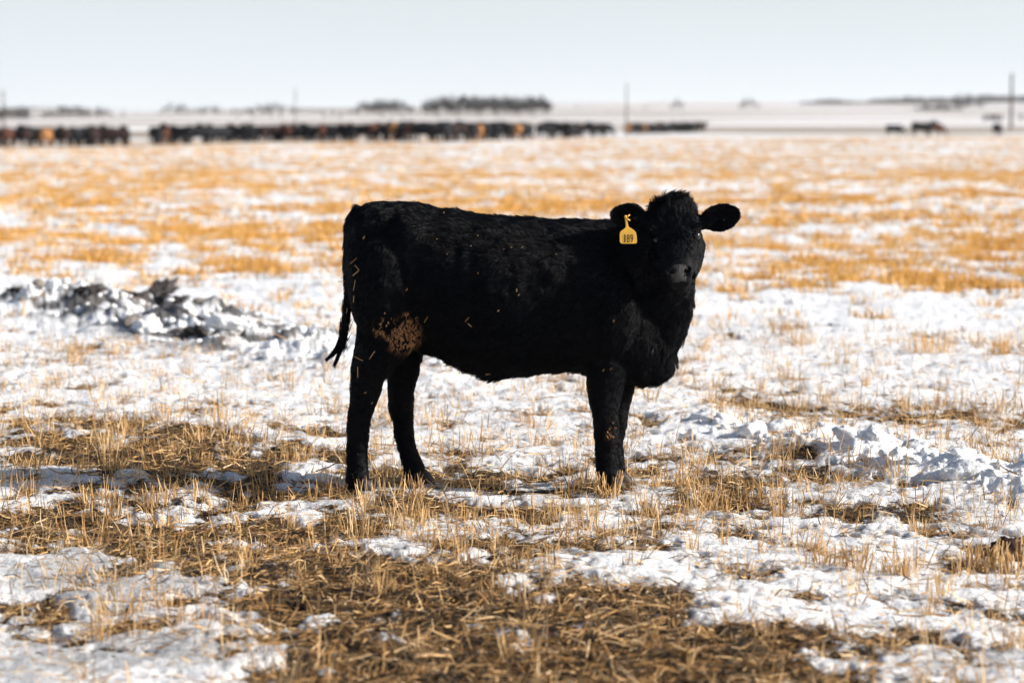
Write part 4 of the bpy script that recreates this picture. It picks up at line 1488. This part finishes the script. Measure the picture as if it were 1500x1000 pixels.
cow_row(910, 1034, [(916, 'tan'), (940, 'tan'), (947, 'tan'), (960, 'red brown')], 'above the calf\'s head', 'cattle above the calf\'s head')
place_cow(1308, 236, .3, 'black', 'down', 'black cow grazing apart, left of the pair on the right', None, .85)
place_cow(1349, 225, .15, 'black', 'up', 'black cow standing apart, tallest of those right of the calf', None, 1.02)
place_cow(1366, 233, .3, 'red brown', 'down', 'red brown cow grazing with its head down beside the taller black one', None, .95)
place_cow(1458, 236, -1.5, 'black', 'down', 'black cow seen end on, alone near the utility pole', None, .95)

# ------------------------------------------------------------------ utility poles
M_WOOD = simple('pole_wood', (.085, .07, .06), .85, .2, 8, .3)
M_INS = simple('insulator', (.25, .27, .28), .4, .5)
def pole(px, r, top_row, rad, lb):
    x = (px - 750) / F * r
    z0 = float(surf(np.array([x]), np.array([float(r)]))[0][0])
    zt = CAM_H + (HOR - top_row) / F * r
    e = empty('utility_pole', (x, r, z0))
    tag(e, lb, 'utility pole', group='utility poles across the field')
    s = Solid(); h = zt - z0
    s.loft([(Vector((x, r, z0 + h * t - (.3 if t == 0 else 0))), Vector((rad * (1 - .35 * t), 0, 0)), Vector((0, rad * (1 - .35 * t), 0)), Vector((0, rad * (1 - .35 * t), 0))) for t in (0, .3, .6, .95)], 12)
    me = bpy.data.meshes.new('shaft'); me.from_pydata([tuple(v) for v in s.v], [], s.f); me.update()
    link('shaft', me, M_WOOD, e)
    s = Solid()
    zc = z0 + h * .90
    s.loft([(Vector((x, r + dy, zc)), Vector((.06, 0, 0)), Vector((0, 0, .07)), Vector((0, 0, .07))) for dy in (-1.1, 1.1)], 4)
    me = bpy.data.meshes.new('crossarm'); me.from_pydata([tuple(v) for v in s.v], [], s.f); me.update()
    link('crossarm', me, M_WOOD, e, smooth=False)
    for dx, dz, b in ((0, h * .95, .0), (-.95, h * .9 + .06, 1), (.95, h * .9 + .06, 1)):
        s = Solid()
        s.loft([(Vector((x, r + dx, z0 + dz + q)), Vector((w, 0, 0)), Vector((0, w, 0)), Vector((0, w, 0))) for q, w in ((0, .02), (.12, .03), (.14, .07), (.22, .075), (.30, .03))], 8)
        me = bpy.data.meshes.new('insulator'); me.from_pydata([tuple(v) for v in s.v], [], s.f); me.update()
        link('insulator', me, M_INS, e)
pole(8, 430, 131, .20, 'dark wooden utility pole at the left edge of the field')
pole(434, 520, 128, .13, 'thin pale utility pole above the middle of the herd')
pole(917, 480, 120, .15, 'thin pale utility pole above the small bunch of cattle')
pole(1478, 400, 105, .26, 'tall dark utility pole at the right edge of the field')

# ------------------------------------------------------------------ trees
M_BARK = simple('bark', (.07, .06, .055), .9, .2, 3, .3)
M_TWIG = simple('twigs', (.045, .038, .040), .9, .2)
M_FIR = simple('fir_needles', (.018, .032, .028), .9, .2, 2, .4)
def tree_meshes(seed, h, fir=False):
    rd = random.Random(seed)
    tr = Solid()
    lean = rd.uniform(-.04, .04)
    tp = [Vector((lean * h * t * t + rd.gauss(0, .03), rd.gauss(0, .03), h * t)) for t in (-.03, .2, .45, .7, .93)]
    tr.tube(tp, [h * .022, h * .018, h * .014, h * .009, h * .003], 7)
    vs, fs = [], []
    def rib(a, b, w):
        d = (b - a).normalized(); s = d.cross(Vector((rd.gauss(0, 1), rd.gauss(0, 1), rd.gauss(0, 1)))).normalized() * w
        u = d.cross(s).normalized() * w
        b0 = len(vs)
        for q, k in ((a, 1), (b, .35)):
            vs.extend([tuple(q + s * k), tuple(q - s * .5 * k + u * .87 * k), tuple(q - s * .5 * k - u * .87 * k)])
        for j in range(3): fs.append((b0 + j, b0 + (j + 1) % 3, b0 + 3 + (j + 1) % 3, b0 + 3 + j))
    if not fir:
        def grow(p, d, L, w, lev):
            e = p + d * L
            rib(p, e, w)
            if lev == 0: return
            for k in range(rd.randint(4, 6) if lev > 1 else rd.randint(4, 7)):
                t = rd.uniform(.25, 1)
                nd = (d + Vector((rd.gauss(0, .55), rd.gauss(0, .55), rd.gauss(.18, .4)))).normalized()
                grow(p.lerp(e, t), nd, L * rd.uniform(.45, .7), max(w * .55, .065), lev - 1)
        for k in range(15):
            t = rd.uniform(.15, .92); a = rd.random() * 6.28
            p = Vector((lean * h * t * t, 0, h * t))
            el = rd.uniform(.35, 1.1)
            d = Vector((math.cos(a) * math.cos(el), math.sin(a) * math.cos(el), math.sin(el)))
            grow(p, d, h * rd.uniform(.20, .30) * (1.15 - t * .6), h * .010, 3)
    else:
        for k in range(70):
            t = k / 70; z = h * (.08 + .9 * t); R = h * .22 * (1 - t) + .1
            for j in range(7):
                a = rd.random() * 6.28; rr = R * rd.uniform(.7, 1.1)
                c = Vector((0, 0, z)); e = c + Vector((math.cos(a) * rr, math.sin(a) * rr, -rr * .25))
                b0 = len(vs); s = Vector((-math.sin(a), math.cos(a), 0)) * rr * .30
                vs.extend([tuple(c), tuple(c.lerp(e, .6) + s), tuple(e), tuple(c.lerp(e, .6) - s + Vector((0, 0, -.15)))])
                fs.append((b0, b0 + 1, b0 + 2, b0 + 3))
    a = bpy.data.meshes.new('trunk'); a.from_pydata([tuple(v) for v in tr.v], [], tr.f); a.update(); a.materials.append(M_BARK)
    b = bpy.data.meshes.new('crown'); b.from_pydata(vs, [], fs); b.update(); b.materials.append(M_FIR if fir else M_TWIG)
    return a, b
TREES = [tree_meshes(s, 10) for s in range(5)]
BUSHES = [tree_meshes(20 + s, 5) for s in range(2)]
FIRS = [tree_meshes(40, 10, True)]
print('tree tris', [len(t[1].polygons) * 2 for t in TREES])
def put_tree(px, r, top_row, pool, label, group, name='bare_tree', cat='tree', drop=0):
    a, b = pool
    h0 = 10 if pool in TREES or pool in FIRS else 5
    x = (px - 750) / F * r
    z0 = float(surf(np.array([x]), np.array([float(r)]))[0][0])
    zt = CAM_H + (HOR - top_row) / F * r
    h = max(zt - z0, 2.2)
    e = empty(name, (x, r, z0)); tag(e, label, cat, group=group)
    e.rotation_euler = (0, 0, random.uniform(0, 6.28)); s = h / h0
    e.scale = (s * random.uniform(.9, 1.2), s * random.uniform(.9, 1.2), s)
    for nm, me in (('trunk', a), ('crown', b)):
        o = bpy.data.objects.new(nm, me); col.objects.link(o); o.parent = e
def grove(x0, x1, n, r, tops, lb, group, spread=25):
    tx = np.linspace(x0, x1, len(tops))
    k = 0
    for i in range(n):
        px = x0 + (x1 - x0) * (i + random.uniform(.1, .9)) / n
        top = float(np.interp(px, tx, tops)) + random.uniform(0, 4.5)
        rr = r + random.uniform(-spread, spread)
        if px < -14: l2 = lb + ', just outside the frame'
        else:
            k += 1; l2 = f'{ordinal(k)} tree from the left, {lb}'
        put_tree(px, rr, top, random.choice(TREES), l2, group)
grove(-13, 47, 11, 1050, [158, 156, 155, 158], 'bare grey, in the shelter belt at the left edge', 'trees in the left shelter belt')
grove(78, 168, 17, 1500, [162, 157, 155, 160, 154, 163], 'bare, in the ragged row left of the treeless gap', 'trees in the ragged left row')
grove(236, 330, 14, 1900, [158, 149, 155, 156, 149, 158], 'bare, on the low rise right of the treeless gap', 'trees on the low rise')
grove(332, 500, 26, 1900, [160, 158, 155, 151, 152, 156, 158, 159, 161], 'low and bare, in the thin treeline above the herd', 'trees in the thin treeline')
grove(508, 612, 22, 1500, [162, 152, 147, 145, 146, 150, 158], 'bare, in the domed grove above the calf\'s rump', 'trees in the domed grove')
grove(618, 806, 46, 1350, [152, 144, 141, 143, 140, 143, 141, 141, 142, 141, 146], 'bare grey, in the long dense grove above the calf\'s back', 'trees in the dense grove')
for px, top in ((983, 152), (990, 146), (998, 150), (1083, 152), (1090, 145), (1099, 147), (1108, 152), (846, 155), (945, 155)):
    put_tree(px, 2300, top, random.choice(TREES), {983: 'left tree', 990: 'tall middle tree', 998: 'right tree', 1083: 'leftmost tree', 1090: 'tallest tree', 1099: 'third tree', 1108: 'rightmost tree', 846: 'lone small tree', 945: 'lone low tree'}[px] + (' of the three above the calf\'s head' if 980 < px < 1000 else (' of the four right of the calf\'s head' if px > 1000 else (' just right of the long grove' if px < 900 else ' beside the thin pole'))) + ', bare on the snowy rise', 'lone trees on the snowy rise')
for px, top in ((1396, 138), (1403, 134), (1410, 136), (1417, 135), (1429, 138), (1436, 141)):
    put_tree(px, 3000, top, FIRS[0], f'dark fir, {ordinal([1396, 1403, 1410, 1417, 1429, 1436].index(px) + 1)} from the left in the clump on the right skyline', 'firs on the right skyline', 'fir_tree')
for px in (1448, 1452, 1457, 1463, 1492, 1440):
    put_tree(px, 640, random.uniform(169, 174), random.choice(BUSHES), f'bare bush, {ordinal(sorted([1448, 1452, 1457, 1463, 1492, 1440]).index(px) + 1)} from the left around the foot of the right utility pole', 'brush near the right pole', 'bare_bush', 'bush')
for px in (350, 372, 385, 398, 412, 476, 488, 500, 560, 590, 640, 668, 700, 730, 760, 780):
    put_tree(px, 1150, random.uniform(166, 170), random.choice(BUSHES), f'low bare bush, {ordinal([350, 372, 385, 398, 412, 476, 488, 500, 560, 590, 640, 668, 700, 730, 760, 780].index(px) + 1)} from the left on snow below the treeline', 'bushes below the treeline', 'bare_bush', 'bush')

def treeline(name, x0, x1, r, rows, hmax, step, label):
    vs, fs = [], []
    for px in np.arange(x0, x1, step):
        px = px + random.uniform(-1, 1) * step
        x = (px - 750) / F * r; y = r + random.uniform(-60, 60)
        z0 = float(land_z(np.array([x]), np.array([y]))[0])
        h = np.interp(px, np.linspace(x0, x1, len(rows)), rows) * random.uniform(.5, 1.1) * hmax
        for k in range(26):
            a = random.random() * 6.28; el = random.uniform(.2, 1.5)
            d = Vector((math.cos(a) * math.cos(el), math.sin(a) * math.cos(el), math.sin(el)))
            p = Vector((x, y, z0 + h * random.uniform(0, .4)))
            e = p + d * h * .7
            s = Vector((random.gauss(0, 1), random.gauss(0, 1), random.gauss(0, .6))).normalized() * h * .11
            b0 = len(vs); vs.extend([tuple(p - s * .3), tuple(p + s * .3), tuple(e + s), tuple(e - s)]); fs.append((b0, b0 + 1, b0 + 2, b0 + 3))
    me = bpy.data.meshes.new(name); me.from_pydata(vs, [], fs); me.update()
    o = link(name, me, M_TWIG, smooth=False)
    tag(o, label, 'woods', kind='stuff')
treeline('far_woods', 1165, 1700, 4200, [.4, .8, .5, .9, .9, .7, 1, .8, .9, 1, .9, 1, .9], 15, 1.0, 'far bare woods along the hills on the right skyline')
treeline('far_woods', 1340, 1396, 2100, [.3, 1, .8, 1, .4], 5, 1.2, 'dark scrub strip on the snowy slope right of the calf')
treeline('far_woods', 810, 1165, 4600, [.15, .2, .5, .2, .5, .3, .3, .4, .5, .3], 5, 3.0, 'thin far scrub along the skyline behind the calf\'s head')
treeline('far_woods', 228, 512, 1960, [.3, .6, .5, .9, .5, .8, 1, .6, .5, .7, .4], 3.5, 2.6, 'thin low scrub line between the groves above the herd')
treeline('far_woods', 0, 175, 1560, [.8, .4, .6, .9, .8, 1, .6, .3], 3.5, 2.2, 'thin low scrub line above the left end of the herd')
treeline('far_woods', -300, 240, 3600, [.8, .8, .6, .7, .4, .6, .3, .1], 9, 1.8, 'thin far woods along the left skyline')

# ------------------------------------------------------------------ haze
HAZE = 0.00005
if HAZE > 0:
    import bmesh
    bm = bmesh.new(); bmesh.ops.create_cube(bm, size=1)
    me = bpy.data.meshes.new('haze')
    for v in bm.verts:
        v.co.x *= 20000; v.co.y *= 20000; v.co.z = -14 if v.co.z < 0 else 105
    bm.to_mesh(me); bm.free()
    m = bpy.data.materials.new('winter_haze'); m.use_nodes = True
    t = m.node_tree; t.nodes.clear()
    pv = t.nodes.new('ShaderNodeVolumePrincipled'); pv.inputs['Color'].default_value = (.90, .93, .97, 1)
    pv.inputs['Density'].default_value = HAZE; pv.inputs['Anisotropy'].default_value = .2
    out = t.nodes.new('ShaderNodeOutputMaterial'); t.links.new(pv.outputs[0], out.inputs['Volume'])
    o = link('haze', me, m, smooth=False)
    tag(o, 'thin pale winter haze over the far fields', 'haze', kind='stuff')
